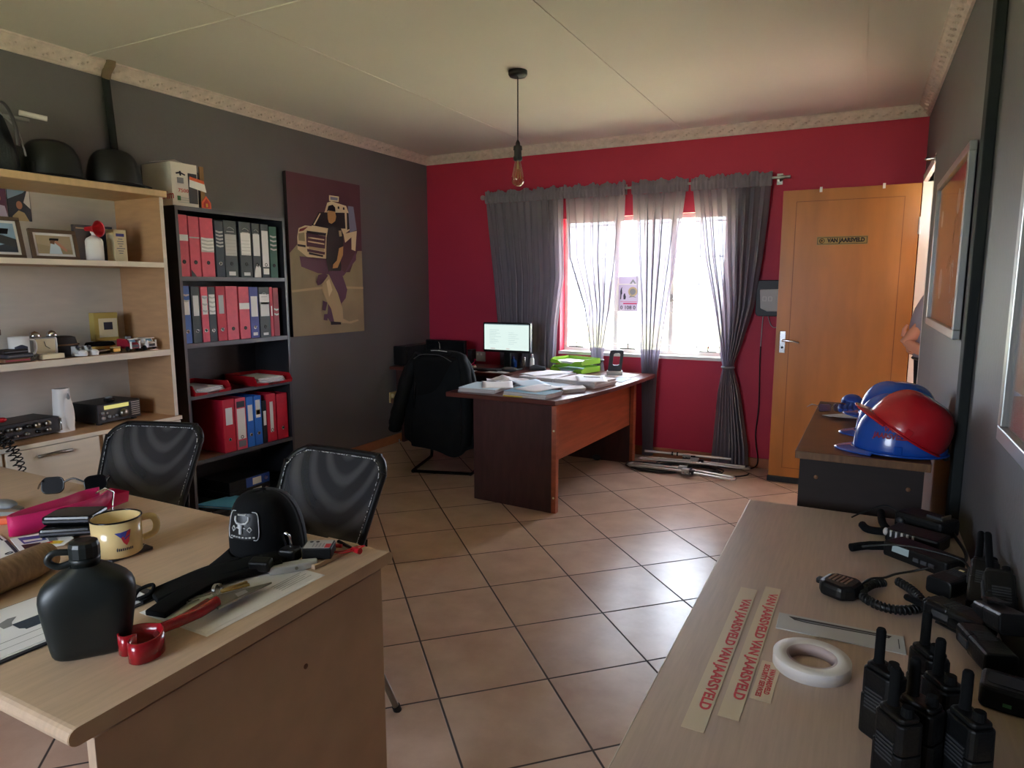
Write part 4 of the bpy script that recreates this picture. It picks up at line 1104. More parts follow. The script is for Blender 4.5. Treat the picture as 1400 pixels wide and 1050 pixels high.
p.text('0 108 0', .042, 'print_dark', (.012, -.0018, .03), PI/2, 0, 0, 1.05, bold=.0008)
obj('print', p, t)

# wall device by the door with its lead
t = thing('wall_device', 'black wall mounted device with pale grey face between curtain and door', 'device', (-.60, YB, 1.325))
obj('housing', MB().prism(rrect(-.115, -.135, .115, .135, .03), -.062, 0, 'charcoal', 'y'), t, bevel=.006)
obj('face', MB().prism([(-.088, .065), (.09, .07), (.088, -.075), (.04, -.098), (-.03, -.098), (-.078, -.075)], -.070, -.060, 'light_grey', 'y'), t, bevel=.005)
f = MB()
for x in (-.05, -.01): 
    rect_frame(f, x-.014, x+.012, -.02, .012, -.073, -.069, .003, 'white')
f.tube([(.02, -.072, -.02), (.02, -.072, .012), (.05, -.072, .012)], .002, 'light_grey', 5)
obj('face_print', f, t)
t = thing('power_lead', 'thin dark lead hanging from the wall device to the floor', 'cable', (-.68, YB-.012, 0))
pts = smooth_path([(.02, -.01, 1.19), (.014, .002, 1.10), (.012, .0, .85), (.02, 0, .5), (.008, 0, .25), (.035, -.01, .06), (.0, -.06, .008), (-.12, -.12, .006), (-.25, -.13, .006)], 8)
obj('lead', MB().tube(pts[:14], .0035, 'light_grey', 6).tube(pts[13:], .0045, 'black', 6), t)
obj('loop', MB().tube(smooth_path([(.055, -.01, 1.19), (.075, -.01, 1.13), (.105, -.01, 1.105), (.14, -.01, 1.13), (.15, -.01, 1.19)], 6), .0028, 'light_grey', 6), t)

# ------------------------------------------------------------------ mahogany desk with return
TZ = .715
t = thing('office_desk', 'dark mahogany desk with bowed front, covered in papers', 'desk', (-2.0, 4.5, 0))
def L(pts): return [(x+2.0, y-4.5) for x, y in pts]
bow = [(-1.645, 3.78), (-1.598, 3.95), (-1.552, 4.16), (-1.508, 4.44), (-1.476, 4.73), (-1.455, 5.04), (-1.445, 5.345)]
obj('desk_top', MB().prism(L([(-2.45, 3.79)]+bow+[(-2.293, 5.345), (-2.293, 4.80), (-2.45, 4.79)]), TZ-.03, TZ, 'mahogany'), t, bevel=.003)
lg = obj('leg_panel', MB().prism(L([(-2.245, 3.807), (-1.658, 3.760), (-1.655, 3.803), (-2.242, 3.85)]), 0, TZ-.03, 'mahogany_side'), t)
obj('edge_band', MB().prism(L([(-1.658, 3.7598), (-1.655, 3.803), (-1.628, 3.801), (-1.630, 3.765)]), 0, TZ-.03, 'cherry'), t)
sc = MB()
for z in (.10, .53): sc.at((-1.644+2, 3.762-4.5, z), rx=PI/2).lathe([(0, .002), (.007, .002), (.007, 0)], 'paper_cream', 10)
obj('screw_cap', sc, t)
obj('leg_panel', MB().prism(L([(-2.2, 5.16), (-1.59, 5.16), (-1.585, 5.205), (-2.2, 5.205)]), 0, TZ-.03, 'mahogany_side'), t)
obj('edge_band', MB().prism(L([(-1.59, 5.158), (-1.562, 5.155), (-1.558, 5.205), (-1.585, 5.205)]), 0, TZ-.03, 'cherry'), t)
obj('modesty_panel', MB().prism(L([(-1.690, 3.80), (-1.672, 3.80), (-1.596, 5.16), (-1.614, 5.16)]), .315, TZ-.03, 'cherry'), t)
obj('cable_clip', MB().ball((-1.86+2, 5.14-4.5, .02), (.035, .02, .025), 'black'), t)
t = thing('desk_return', 'dark wood side table under the lit monitor, along the back wall', 'side table', (-2.9, 5.08, 0))
obj('table_top', MB().box((-.80, -.27, .685), (.60, .27, .713), 'mahogany'), t, bevel=.003)
obj('end_panel', MB().box((-.79, -.125, 0), (-.765, .25, .685), 'mahogany_side'), t)
obj('end_panel', MB().box((.30, -.25, 0), (.33, .25, .685), 'mahogany_side'), t)
obj('front_panel', MB().box((-.765, -.22, .50), (.30, -.20, .685), 'mahogany_side'), t)

def on_desk(name, label, cat, pts, th, key, side=None, z=TZ, extra=None, group=None):
    cx = sum(p[0] for p in pts)/len(pts); cy = sum(p[1] for p in pts)/len(pts)
    t = thing(name, label, cat, (cx, cy, z+.0006), 0, group)
    q = [(x-cx, y-cy, 0) for x, y in pts]
    a = sum(q[i][0]*q[(i+1) % len(q)][1]-q[(i+1) % len(q)][0]*q[i][1] for i in range(len(q)))
    if a < 0: q = q[::-1]
    return t, q
def paper_pile(label, pts, th, n, key='paper', name='document', cover=None, z=TZ):
    t, q = on_desk(name, label, 'document', pts, th, key, z=z)
    m = MB()
    for k in range(n):
        dx, dy = ((k*29) % 7-3)*.0016, ((k*43) % 5-2)*.002
        m.sheet([(x+dx, y+dy, th*k/n) for x, y, _ in q], th/n*.9, key, 'paper_side')
    obj('sheets', m, t)
    if cover:
        obj('cover', MB().sheet([(x*1.01, y*1.01, th) for x, y, _ in q], .0015, cover), t)
    return t
paper_pile('thick white paperback at the near left desk corner', [(-2.385, 3.85), (-2.11, 3.86), (-2.14, 4.16), (-2.41, 4.14)], .026, 6, 'paper', 'magazine', 'paper_blue')
t = paper_pile('blue covered magazine with yellow edge at the front of the desk', [(-2.03, 3.83), (-1.715, 3.80), (-1.69, 4.0), (-2.02, 4.09)], .030, 5, 'paper', 'magazine', 'paper_teal')
obj('yellow_edge', MB().box((-.16, -.118, 0), (.02, -.112, .006), 'yellow', ), t)
paper_pile('short bundle of receipts near the front edge of the desk', [(-1.715, 4.07), (-1.615, 4.22), (-1.70, 4.36), (-1.80, 4.22)], .026, 7, 'paper', 'document')
paper_pile('tall slumped pile of white forms at the right of the desk', [(-1.93, 4.42), (-1.60, 4.36), (-1.54, 4.64), (-1.86, 4.74)], .045, 12, 'paper', 'document')
paper_pile('white forms lying across the middle of the desk', [(-2.12, 4.15), (-1.82, 4.12), (-1.76, 4.36), (-2.06, 4.40)], .020, 5, 'paper', 'document', 'paper_blue')
paper_pile('broad white sheet lying behind the crumpled paper', [(-2.28, 4.55), (-1.98, 4.50), (-1.97, 4.78), (-2.25, 4.82)], .030, 7, 'paper', 'document')
t = paper_pile('black clipboard file with white sheets, in front of green trays', [(-2.30, 4.87), (-2.0, 4.80), (-1.98, 4.97), (-2.26, 5.03)], .022, 3, 'black', 'document_folder')
obj('sheets', MB().box((-.11, -.07, .022), (.12, .07, .027), 'paper'), t)
paper_pile('single white sheet lying beside the upright punch', [(-1.78, 5.02), (-1.56, 4.98), (-1.53, 5.20), (-1.74, 5.28)], .004, 2, 'paper', 'document')
paper_pile('pale blue sheet near the right edge of the desk', [(-1.66, 4.78), (-1.53, 4.76), (-1.515, 4.98), (-1.64, 5.0)], .003, 1, 'paper_blue', 'document')
t = thing('crumpled_paper', 'crumpled white sheets heaped at the left of the desk', 'paper', (-2.255, 4.36, TZ+.001))
rnd = random.Random(5)
hts = [[max(0, .045*math.exp(-((i-4)**2/5+(j-3)**2/4))+rnd.uniform(0, .022)) for i in range(11)] for j in range(8)]
def crump(u, v):
    i, j = u*9.99, v*6.99; a, b = int(i), int(j); f, g = i-a, j-b
    h = (hts[b][a]*(1-f)+hts[b][a+1]*f)*(1-g)+(hts[b+1][a]*(1-f)+hts[b+1][a+1]*f)*g
    return ((u-.5)*.36+.02*math.sin(9*v), (v-.5)*.24+.015*math.sin(11*u), h+.002)
obj('sheets', MB().grid(crump, 24, 16, 'paper', smooth=False), t, solid=.0015)
t = thing('pen', 'grey pen lying across the papers in the middle of the desk', 'pen', (-1.89, 4.12, TZ+.030))
obj('barrel', MB().tube([(-.06, -.01, .004), (.06, .02, .004)], .0045, 'dark_grey', 8), t)
t = thing('pen', 'black pen lying on the pile of forms at right of the desk', 'pen', (-1.70, 4.56, TZ+.0475))
obj('barrel', MB().tube([(-.06, .0, .004), (.06, .02, .004)], .0045, 'black_gloss', 8), t)
for lab, cx, cy, r_, z_, key in (('loose white sheet turned askew over the paperback at the near left corner', -2.20, 4.06, .5, .0275, 'paper'),
        ('loose white sheet overlapping the blue covered magazine', -1.86, 4.02, -.35, .0325, 'paper'),
        ('pale blue loose sheet lying between the magazine and the forms', -2.06, 4.27, .8, .0215, 'paper_blue'),
        ('loose white sheet sliding off the slumped pile of forms', -1.68, 4.50, .45, .0465, 'paper'),
        ('loose white sheet lying behind the broad pile at middle of the desk', -2.16, 4.72, -.6, .0315, 'paper')):
    t = thing('loose_sheet', lab, 'paper', (cx, cy, TZ+z_), r_)
    obj('sheets', MB().grid(lambda u, v: ((u-.5)*.21, (v-.5)*.29, .001+.006*(2*u-1)**2*v+.004*math.sin(3*v)*v), 8, 8, key), t, solid=.0012)
# green trays
t = thing('letter_tray', 'two tier lime green letter tray on the mahogany desk', 'letter tray', (-2.075, 5.185, TZ+.001), -.30)
w, d = .165, .115
for z in (.006, .072):
    m = MB().box((-w, -d, z), (w, d, z+.003), 'lime').box((-w, d-.003, z), (w, d, z+.045), 'lime')
    for s in (-1, 1): m.prism([(-d, z), (d, z), (d, z+.045), (-d+.03, z+.045), (-d-.02, z+.018)], s*w-.002, s*w+.002, 'lime', 'x')
    for s in (-1, 1): m.prism([(s*w, z), (s*w*.35, z), (s*w*.35, z+.008), (s*w*.55, z+.026), (s*w, z+.034)], -d-.002, -d+.002, 'lime', 'y')
    obj('tier', m, t)
for sx in (-1, 1):
    for sy in (-.8, .9): obj('post', MB().cyl((sx*(w-.006), sy*(d-.01), 0), (sx*(w-.006), sy*(d-.01), .075), .005, 'clear_plastic', n=8), t)
loose_sheets('paper_bundle', 'white sheets in the upper green tray', -2.075, 5.185, TZ+.0775, -.30, .19, .28, 5)
loose_sheets('paper_bundle', 'pale blue sheets in the lower green tray', -2.075, 5.185, TZ+.0115, -.30, .19, .28, 5, 'paper_blue')
# punch
t = thing('hole_punch', 'upright dark hole punch with a looped handle on the desk', 'hole punch', (-1.715, 5.125, TZ+.006), .35)
obj('base', MB().box((-.062, -.055, 0), (.062, .05, .030), 'light_grey'), t, bevel=.006)
m = MB(); o_, i_ = rrect(-.058, .02, .050, .195, .02), rrect(-.026, .075, .026, .170, .014)
n = len(o_); tl = .10
m.add([(x+z*tl, -.02, z) for x, z in o_]+[(x+z*tl, -.02, z) for x, z in i_]+[(x+z*tl, .012, z) for x, z in o_]+[(x+z*tl, .012, z) for x, z in i_],
      [(k, (k+1) % n, n+(k+1) % n, n+k) for k in range(n)]+[(2*n+(k+1) % n, 2*n+k, 3*n+k, 3*n+(k+1) % n) for k in range(n)]
      + [((k+1) % n, k, 2*n+k, 2*n+(k+1) % n) for k in range(n)]+[(n+k, n+(k+1) % n, 3*n+(k+1) % n, 3*n+k) for k in range(n)], 'charcoal')
obj('handle', m, t, bevel=.004)
# monitors and clutter on the return
def monitor(label, x, y, z, w, h, lit, foot, rz=0):
    t = thing('desktop_monitor', label, 'monitor', (x, y, TZ), rz)
    obj('housing', MB().prism(rrect(-w/2, z-TZ, w/2, z-TZ+h, .006), -.018, .018, 'black_plastic', 'y'), t, bevel=.003)
    b = .012
    s = obj('screen', MB().box((-w/2+b, -.0195, z-TZ+b+.008), (w/2-b, -.018, z-TZ+h-b), 'screen_white' if lit else 'black_gloss'), t)
    if lit:
        m = MB(); zt = z-TZ+h-b
        def bar(x0, x1, zz, hh, key): m.box((x0, -.0200, zt-zz-hh), (x1, -.0194, zt-zz), key)
        bar(-w/2+b, w/2-b, 0, .006, 'screen_grey')
        for k in range(9): bar(-w*.36, -w*.36+(.09, .07, .10, .06, .11, .05, .08, .09, .06)[k], .05+.014*k, .0016, 'screen_grey')
        for k in range(7): bar(.02, .02+(.05, .09, .07, .1, .06, .08, .05)[k], .07+.016*k, .0014, 'screen_grey')
        bar(-w*.34, -w*.24, h-.045, .004, 'screen_red'); bar(0, .03, h-.045, .004, 'screen_red')
        obj('page_text', m, s)
    obj('stand', MB().box((-.03, -.005, .01), (.03, .018, z-TZ+.05), 'black_plastic'), t, bevel=.004)
    if foot: obj('foot', MB().prism(rrect(-.11, -.09, .11, .09, .03), 0, .014, 'black_plastic'), t, bevel=.004)
    return t
monitor('black monitor showing a bright white page in front of the curtain', -2.640, 5.05, .864, .445, .250, True, True)
monitor('dark switched off monitor behind the draped jacket', -3.350, 5.20, .755, .42, .178, False, True)
t = thing('computer_tower', 'black computer tower in the corner behind the jacket', 'computer', (-3.612, 5.12, TZ))
obj('case', MB().box((-.10, -.22, 0), (.045, .22, .172), 'black_board'), t, bevel=.004)
obj('front_panel', MB().box((-.10, -.226, .004), (.045, -.22, .168), 'black_gloss'), t)
t = thing('desk_speaker', 'small upright black speaker at right of the dark monitor', 'speaker', (-3.02, 5.10, TZ))
obj('cabinet', MB().prism(rrect(-.025, -.04, .025, .04, .012), 0, .155, 'black'), t, bevel=.004)
obj('grille', MB().box((-.019, -.042, .02), (.019, -.0395, .14), 'charcoal'), t)
t = thing('power_socket', 'pale double socket on the red wall behind the desk speaker', 'socket', (-3.155, YB-.001, .765))
obj('socket_plate', MB().box((-.06, -.012, -.045), (.06, 0, .045), 'light_grey'), t, bevel=.003)
obj('switch', MB().box((-.03, -.016, .012), (-.012, -.012, .032), 'white').box((.012, -.016, .012), (.03, -.012, .032), 'white'), t)
t = thing('keyboard', 'black keyboard lying in front of the lit monitor', 'keyboard', (-2.78, 4.90, TZ))
obj('deck', MB().box((-.11, -.035, 0), (.14, .055, .016), 'black'), t, bevel=.004)
m = MB()
for r in range(4):
    for c in range(14): m.box((-.10+.0165*c, -.028+.02*r, .016), (-.087+.0165*c, -.012+.02*r, .0205), 'charcoal')
obj('keys', m, t)
paper_pile('small white note lying left on the side table', [(-2.95, 4.83), (-2.83, 4.82), (-2.82, 4.90), (-2.93, 4.92)], .004, 2)
paper_pile('white slip lying at the front of the side table', [(-2.72, 4.82), (-2.54, 4.82), (-2.53, 4.89), (-2.70, 4.90)], .004, 2)
t = thing('desk_ornament', 'pink and white ornament beside the black desk speaker', 'ornament', (-2.955, 5.0, TZ))
m = MB()
for k in range(7): m.ball((.028*math.cos(k*.9), .022*math.sin(k*.9), .014+.010*(k % 3)), .013, 'pink' if k % 3 else 'white', 8, 6)
m.tube([(0, 0, .02), (.02, .01, .07)], .004, 'pink').ball((.02, .01, .075), .010, 'pink', 8, 6)
obj('petals', m, t)
t = thing('spray_bottle', 'small blue plastic bottle under the lit monitor', 'bottle', (-2.66, 5.20, TZ))
obj('bottle_body', MB().lathe([(0, 0), (.03, 0), (.033, .01), (.033, .06), (.02, .078), (.012, .082), (0, .082)], 'blue_gloss', 18), t)
obj('cap', MB().lathe([(.013, .08), (.013, .10), (0, .102)], 'binder_navy', 14), t)
t = thing('cup', 'slim clear plastic tumbler right of the blue bottle', 'cup', (-2.56, 5.19, TZ))
obj('wall', MB().lathe([(0, .002), (.02, .002), (.026, .10), (.024, .10), (.018, .006), (0, .006)], 'clear_plastic', 18), t)
t = thing('lotion_bottle', 'white squeeze bottle at the right edge of the lit monitor', 'bottle', (-2.475, 5.19, TZ))
obj('bottle_body', MB().lathe([(0, 0), (.019, 0), (.021, .01), (.019, .085), (.011, .10), (0, .10)], 'white', 18), t)
obj('cap', MB().lathe([(.012, .098), (.009, .13), (0, .131)], 'light_grey', 14), t)
t = thing('glasses_case', 'dark glasses case at the right end of the side table', 'case', (-2.56, 4.93, TZ))
obj('case_body', MB().ball((0, 0, .020), (.075, .03, .021), 'slate'), t)
t = thing('stapler', 'black stapler lying left of the green trays', 'stapler', (-2.40, 5.14, TZ), .2)
obj('base', MB().box((-.07, -.018, 0), (.07, .018, .01), 'black'), t, bevel=.003)
obj('arm', MB().prism([(-.07, .012), (.07, .012), (.065, .03), (-.03, .045), (-.07, .03)], -.014, .014, 'dark_grey', 'y'), t, bevel=.003)

# ------------------------------------------------------------------ cantilever chair with jacket
t = thing('cantilever_chair', 'black cantilever office chair half hidden under a draped dark jacket', 'chair', (-2.765, 4.204, 0), .287)
r = .0125
path = [(-.23, 0, r)]
L_ = smooth_path([(-.22, .48, .44), (-.22, .50, .41), (-.23, .50, .06), (-.23, .485, .018), (-.23, .46, r)], 5)
left = smooth_path([(-.21, .02, .47), (-.215, .40, .455), (-.22, .475, .435), (-.225, .49, .38), (-.23, .49, .08), (-.23, .475, .022), (-.23, .43, r), (-.235, .03, r), (-.215, .0, r)], 5)
right = [(-x, y, z) for x, y, z in left][::-1]
obj('frame', MB().tube(left+right, r, 'black_gloss', 10), t)
obj('seat', MB().prism(rrect(-.225, -.02, .225, .46, .05), .46, .52, 'black_soft'), t, bevel=.012)
obj('backrest', MB().grid(lambda u, v: (-.19+.38*u, .02-.05*math.sin(PI*u)-.05*v, .55+.36*v-.04*(2*u-1)**4*v), 14, 12, 'black_soft'), t, solid=.03)
for s in (-1, 1):
    obj('back_upright', MB().tube(smooth_path([(s*.21, .06, .47), (s*.21, .0, .52), (s*.19, -.01, .75)]), .011, 'black_gloss', 8), t)
# jacket
t = thing('jacket', 'dark jacket draped over the back of the cantilever chair', 'jacket', (-2.80, 4.22, .18))
lev = [(.945, -2.885, -2.625, .045), (.925, -2.94, -2.585, .06), (.885, -2.985, -2.535, .075), (.80, -3.02, -2.49, .085), (.70, -3.05, -2.465, .09), (.55, -3.085, -2.46, .10), (.40, -3.10, -2.47, .11), (.28, -3.10, -2.48, .115), (.215, -3.09, -2.49, .115)]
rnd = random.Random(11)
vs = []; fs = []; N = 56; ph = [rnd.uniform(0, 6) for _ in range(6)]
for j, (z, xl, xr, d) in enumerate(lev):
    cx, hw = (xl+xr)/2, (xr-xl)/2; low = max(0, (.9-z)/.7)
    for i in range(N):
        a = 2*PI*i/N
        fo = 1+low*(.05*math.sin(7*a+ph[0])+.035*math.sin(13*a+ph[1]+z*2))
        hem = (.035*math.sin(2*a+.6)-.015*math.sin(5*a)) if j == len(lev)-1 else 0
        sx = abs(math.cos(a))**.8*(1 if math.cos(a) > 0 else -1)
        vs.append((cx+hw*sx*fo+2.80, d*math.sin(a)*fo+.035*math.cos(a)*0-.0+.02*(1-low), z-.18+hem))
for j in range(len(lev)-1):
    for i in range(N):
        k = (i+1) % N
        fs.append((j*N+i, (j+1)*N+i, (j+1)*N+k, j*N+k))
fs.append(list(range(N)))
m = MB().add(vs, fs, 'jacket', True)
obj('body', m, t, sub=1)
def sleeve(pts, rad, nm='sleeve', key='jacket'):
    P = smooth_path(pts, 6); n = len(P); R = []
    for i in range(n):
        f = i/(n-1)*(len(rad)-1); k = min(int(f), len(rad)-2); R.append(rad[k]+(rad[k+1]-rad[k])*(f-k)+.004*math.sin(i*1.7))
    obj(nm, MB().tube(P, R, key, 14, flat=.75), t)
sleeve([(-.15, -.0, .72), (-.235, -.03, .58), (-.30, -.04, .38), (-.36, -.035, .22), (-.385, -.03, .13)], [.06, .075, .078, .074, .062])
sleeve([(.21, -.0, .73), (.262, -.02, .60), (.278, -.04, .42), (.282, -.05, .22), (.27, -.05, .08)], [.045, .058, .060, .058, .054])
c = MB()
for k, dy in enumerate((-.075, -.070)):
    c.tube(smooth_path([(-.16, dy, .70+.0*k), (-.09, dy-.012, .735), (.0, dy-.015, .742), (.09, dy-.012, .735), (.17, dy, .695)], 6), .0022, 'dark_grey', 5)
obj('seam', c, t)
obj('collar', MB().grid(lambda u, v: (-.115+.26*u, -.045-.02*math.sin(PI*u)+.03*v, .735+.045*v*math.sin(PI*(.1+.8*u))), 16, 5, 'jacket'), t, solid=.008)
obj('hem_tag', MB().box((-.30, -.10, .045), (-.29, -.095, .075), 'light_grey'), t)
t = thing('coat_hanger', 'thin pale wire hanger hook standing above the jacket collar', 'hanger', (-2.76, 4.19, .94))
obj('hook', MB().tube(smooth_path([(.005, .0, -.01), (.005, .0, .03), (.002, 0, .06), (-.006, 0, .07)], 5), .0018, 'steel', 6), t)
obj('bar', MB().tube(smooth_path([(-.06, -.02, .006), (.0, -.03, .010), (.08, -.02, .004)], 5), .003, 'light_grey', 6), t)

# ------------------------------------------------------------------ antennas and cable by the wall
def bracket_block(m, c, s=.03):
    x, y, z = c
    m.box((x-s, y-.02, z-.018), (x+s*.2, y+.02, z+.022), 'light_grey').box((x+s*.3, y-.022, z-.012), (x+s, y+.022, z+.016), 'black')
    for dx in (-.6, 0, .6): m.cyl((x+s*dx, y-.022, z), (x+s*dx, y-.034, z), .006, 'chrome', n=8)
t = thing('dipole_antenna', 'folded silver rod antenna lying nearest on the tiles', 'antenna', (-1.15, 5.0, .012), -.08)
loop = smooth_path([(-.40, -.01, .02), (-.385, .03, .02), (-.34, .035, .02), (.0, .035, .03), (.36, .035, .02), (.40, .03, .02), (.415, 0, .02), (.40, -.03, .02), (.36, -.035, .02), (.0, -.035, .03), (-.34, -.04, .02), (-.385, -.035, .02)], 5, True)
obj('rod', MB().tube(loop, .009, 'alu', 10, closed=True), t)
m = MB(); bracket_block(m, (.04, .03, .03), .05); bracket_block(m, (.08, -.03, .03), .045)
obj('clamp', m, t)
t = thing('dipole_antenna', 'silver rod antenna lying in the middle by the red wall', 'antenna', (-1.09, 5.24, .006), .02)
loop = smooth_path([(-.42, -.01, .03), (-.40, .025, .03), (.0, .03, .045), (.38, .028, .045), (.40, 0, .045), (.38, -.028, .045), (.0, -.03, .045), (-.40, -.03, .03)], 5, True)
obj('rod', MB().tube(loop, .008, 'alu', 10, closed=True), t)
m = MB(); bracket_block(m, (.02, .02, .05), .05)
obj('clamp', m, t)
obj('cap', MB().cyl((.38, .028, .045), (.41, .028, .045), .011, 'black', n=10), t)
t = thing('dipole_antenna', 'straight silver tube antenna lying closest to the red wall', 'antenna', (-1.15, 5.345, 0), .06)
obj('rod', MB().cyl((-.36, 0, .075), (.32, 0, .075), .012, 'alu', n=14), t)
m = MB(); bracket_block(m, (.0, 0, .062), .05); m.box((-.05, -.02, 0), (.05, .02, .06), 'black')
for x in (-.14, -.10): m.cyl((x, 0, .075), (x+.012, 0, .075), .016, 'black', n=12)
obj('clamp', m, t)
t = thing('coax_cable', 'coiled black coaxial cable lying among the silver antennas', 'cable', (-1.25, 5.1, 0))
pts = []
rnd = random.Random(3)
for k in range(5*24):
    a = 2*PI*k/24; rr = .19+.02*math.sin(k*.37); 
    pts.append((.14+rr*1.25*math.cos(a), .05+rr*.55*math.sin(a), .010+.006*(k//24)))
obj('coil', MB().tube(pts, .0055, 'black', 6), t)
pts = []
for k in range(4*24):
    a = 2*PI*k/24; rr = .15+.015*math.sin(k*.41)
    pts.append((-.12+rr*1.35*math.cos(a), -.04+rr*.6*math.sin(a), .010+.006*(k//24)))
obj('coil', MB().tube(pts, .0055, 'black', 6), t)
obj('tail', MB().tube(smooth_path([(.34, .08, .02), (.42, .02, .006), (.50, .03, .006), (.56, .10, .006), (.57, .16, .006)], 6), .0055, 'black', 6), t)
# ------------------------------------------------------------------ near desk
H = .76
t = thing('desk', 'large pale beech desk in the foreground with rounded edges', 'desk', (-1.94, .912, 0))
x0, x1, y0, y1 = -.93, .925, -.395, .398
prof = []
for cx, s in ((y0+.015, -1), (y1-.015, 1)):
    pts_ = [(cx+s*.015*math.cos(a), H-.015+.015*math.sin(a)) for a in [(-PI/2+PI*k/8) for k in range(9)]]
    prof += pts_ if s > 0 else pts_[::-1]
prof2 = [p for p in prof[:9]][::-1]+prof[9:][::-1]
prof2 = prof[9:]+prof[:9]
obj('desk_top', MB().prism(prof2, x0, x1, 'beech', 'x'), t)
obj('edge_band', MB().prism([(p[0]*.998, p[1]) for p in prof2], x1, x1+.0015, 'beech', 'x'), t)
obj('gap_shade_strip', MB().box((x1-.035, y0+.05, H-.044), (x1-.026, y1-.04, H-.03), 'walnut_dark'), t)  # dark strip that paints the shade in the gap under the desk top
e = obj('end_panel', MB().box((x1-.034, y0+.045, 0), (x1-.012, y1-.030, H-.042), 'beech'), t, bevel=.001)
obj('screw_cap', MB().at((x1-.012, .10, .60), ry=PI/2).lathe([(0, .0012), (.006, .0012), (.006, 0)], 'mid_brown', 12), e)
obj('end_panel', MB().box((x0+.02, y0+.045, 0), (x0+.042, y1-.045, H-.035), 'beech'), t)
obj('modesty_panel', MB().box((x0+.042, y1-.16, .25), (x1-.030, y1-.142, H-.035), 'beech'), t)

# canteen
t = thing('water_canteen', 'dark green plastic water canteen with screw cap standing at the desk corner beside papers', 'water bottle', (-1.212, .678, H), math.radians(52))
def can(u, v):
    z = [0, .005, .018, .055, .10, .124, .142, .155, .167][min(8, int(v*8+.5))]
    wx = [.050, .060, .064, .069, .0765, .0775, .066, .044, .023][min(8, int(v*8+.5))]
    wy = [.026, .034, .038, .040, .041, .040, .036, .030, .024][min(8, int(v*8+.5))]
    c, s = math.cos(2*PI*u), math.sin(2*PI*u)
    x = wx*abs(c)**.75*(1 if c > 0 else -1); y = wy*abs(s)**.75*(1 if s > 0 else -1)
    bend = .014*(1-min(1, v*1.4)**2)
    return (x, y-bend*(1-(x/.07)**2)*-1 - bend, z)
m = MB().grid(can, 40, 9, 'olive_black', cu=True)
m.add([can(k/40, 0) for k in range(40)], [list(range(40))[::-1]], 'olive_black')
obj('body', m, t, sub=1)
obj('neck', MB().lathe([(.023, .158), (.022, .172), (.0245, .172), (.0245, .180), (.021, .182)], 'olive_black', 24), t)
obj('cap', MB().lathe([(.022, .180), (.0248, .183), (.0248, .202), (.0225, .209), (.014, .212), (0, .212)], 'olive_black', 14, smooth=False), t, bevel=.001)
obj('cap_ring', MB().tube(smooth_path([(-.020, 0, .172), (-.040, 0, .168), (-.054, 0, .176), (-.055, 0, .186), (-.045, 0, .194), (-.022, 0, .192)], 5), .0042, 'olive_black', 8, flat=1.5), t)

# enamel mug on a coaster
t, q = on_desk('coaster', 'dark slate coaster under the cream enamel mug', 'coaster', [(-1.625, .936), (-1.566, .938), (-1.560, 1.040), (-1.640, 1.045), (-1.655, .99)], .006, 'slate', z=H)
obj('pad', MB().sheet(q, .006, 'slate'), t, bevel=.001)
obj('scratch', MB().add([(.035, .022, .0064), (.038, .020, .0064), (.015, .055, .0064), (.012, .056, .0064)], [(0, 1, 2, 3)], 'light_grey'), t)
t = thing('enamel_mug', 'cream enamel mug with a blue and red badge on a slate coaster', 'mug', (-1.603, .978, H+.0068))
obj('cup', MB().lathe([(0, .003), (.050, 0), (.054, .004), (.056, .090), (.0535, .090), (.051, .008), (0, .007)], 'cream_enamel', 40), t)
obj('rim', MB().tube([(.056*math.cos(a*PI/20), .056*math.sin(a*PI/20), .091) for a in range(40)], .0022, 'black_gloss', 8, closed=True), t)
ha = math.radians(62)
obj('handle', MB().at(rz=ha).tube(smooth_path([(.054, 0, .078), (.078, 0, .078), (.088, 0, .060), (.082, 0, .036), (.055, 0, .026)], 6), .006, 'cream_enamel', 10, flat=1.4), t)
p = MB(); ra = .0562
def arc(key, pts, off=0.):
    p.add([((ra+off)*math.cos(a), (ra+off)*math.sin(a), z) for a, z in pts], [list(range(len(pts)))], key)
A0 = math.radians(-18)
arc('binder_navy', [(A0-.34, .066), (A0-.1, .066), (A0+.12, .068), (A0+.30, .070), (A0+.05, .052), (A0-.10, .052)], .0003)
arc('print_red', [(A0-.10, .052), (A0+.22, .068), (A0+.30, .070), (A0+.20, .040), (A0+.10, .032), (A0-.02, .040)], .0006)
arc('binder_navy', [(A0+.02, .050), (A0+.24, .058), (A0+.26, .056), (A0+.03, .046)], .0009)
for k in range(9): arc('print_dark', [(A0-.30+.075*k, .020), (A0-.25+.075*k, .020), (A0-.25+.075*k, .026+(.004 if k == 0 else .001*(k % 2))), (A0-.30+.075*k, .026)], .0003)
obj('badge', p, t)

# clipboard with paper, dark logo
t = thing('clipboard', 'grey clipboard under white sheets beside the green canteen', 'clipboard', (-1.415, .700, H+.0005), math.radians(-3))
obj('board', MB().box((-.118, -.19, 0), (.112, .185, .004), 'slate'), t, bevel=.001)
t = thing('form_sheet', 'white sheet with a dark blue logo clipped on the grey board', 'paper', (-1.415, .695, H+.0052), math.radians(-3))
obj('sheets', MB().box((-.112, -.235, 0), (.105, .165, .0008), 'paper').box((-.108, -.20, .0009), (.100, .168, .0016), 'paper'), t)
p = MB()
def flat(key, pts, z=.0019): p.add([(x, y, z) for x, y in pts], [list(range(len(pts)))], key)
flat('binder_slate', [(-.018, -.042), (.012, -.042), (.020, -.036), (.026, -.036), (.026, .05), (-.005, .05), (-.005, .02), (-.018, .012)])
flat('mid_grey', [(-.040, -.058), (-.012, -.058), (-.012, -.044), (-.030, -.036), (-.048, -.020), (-.052, -.034)], .0018)
flat('paper', [(.004, .000), (.010, .000), (.010, .016), (.004, .016)], .0021)
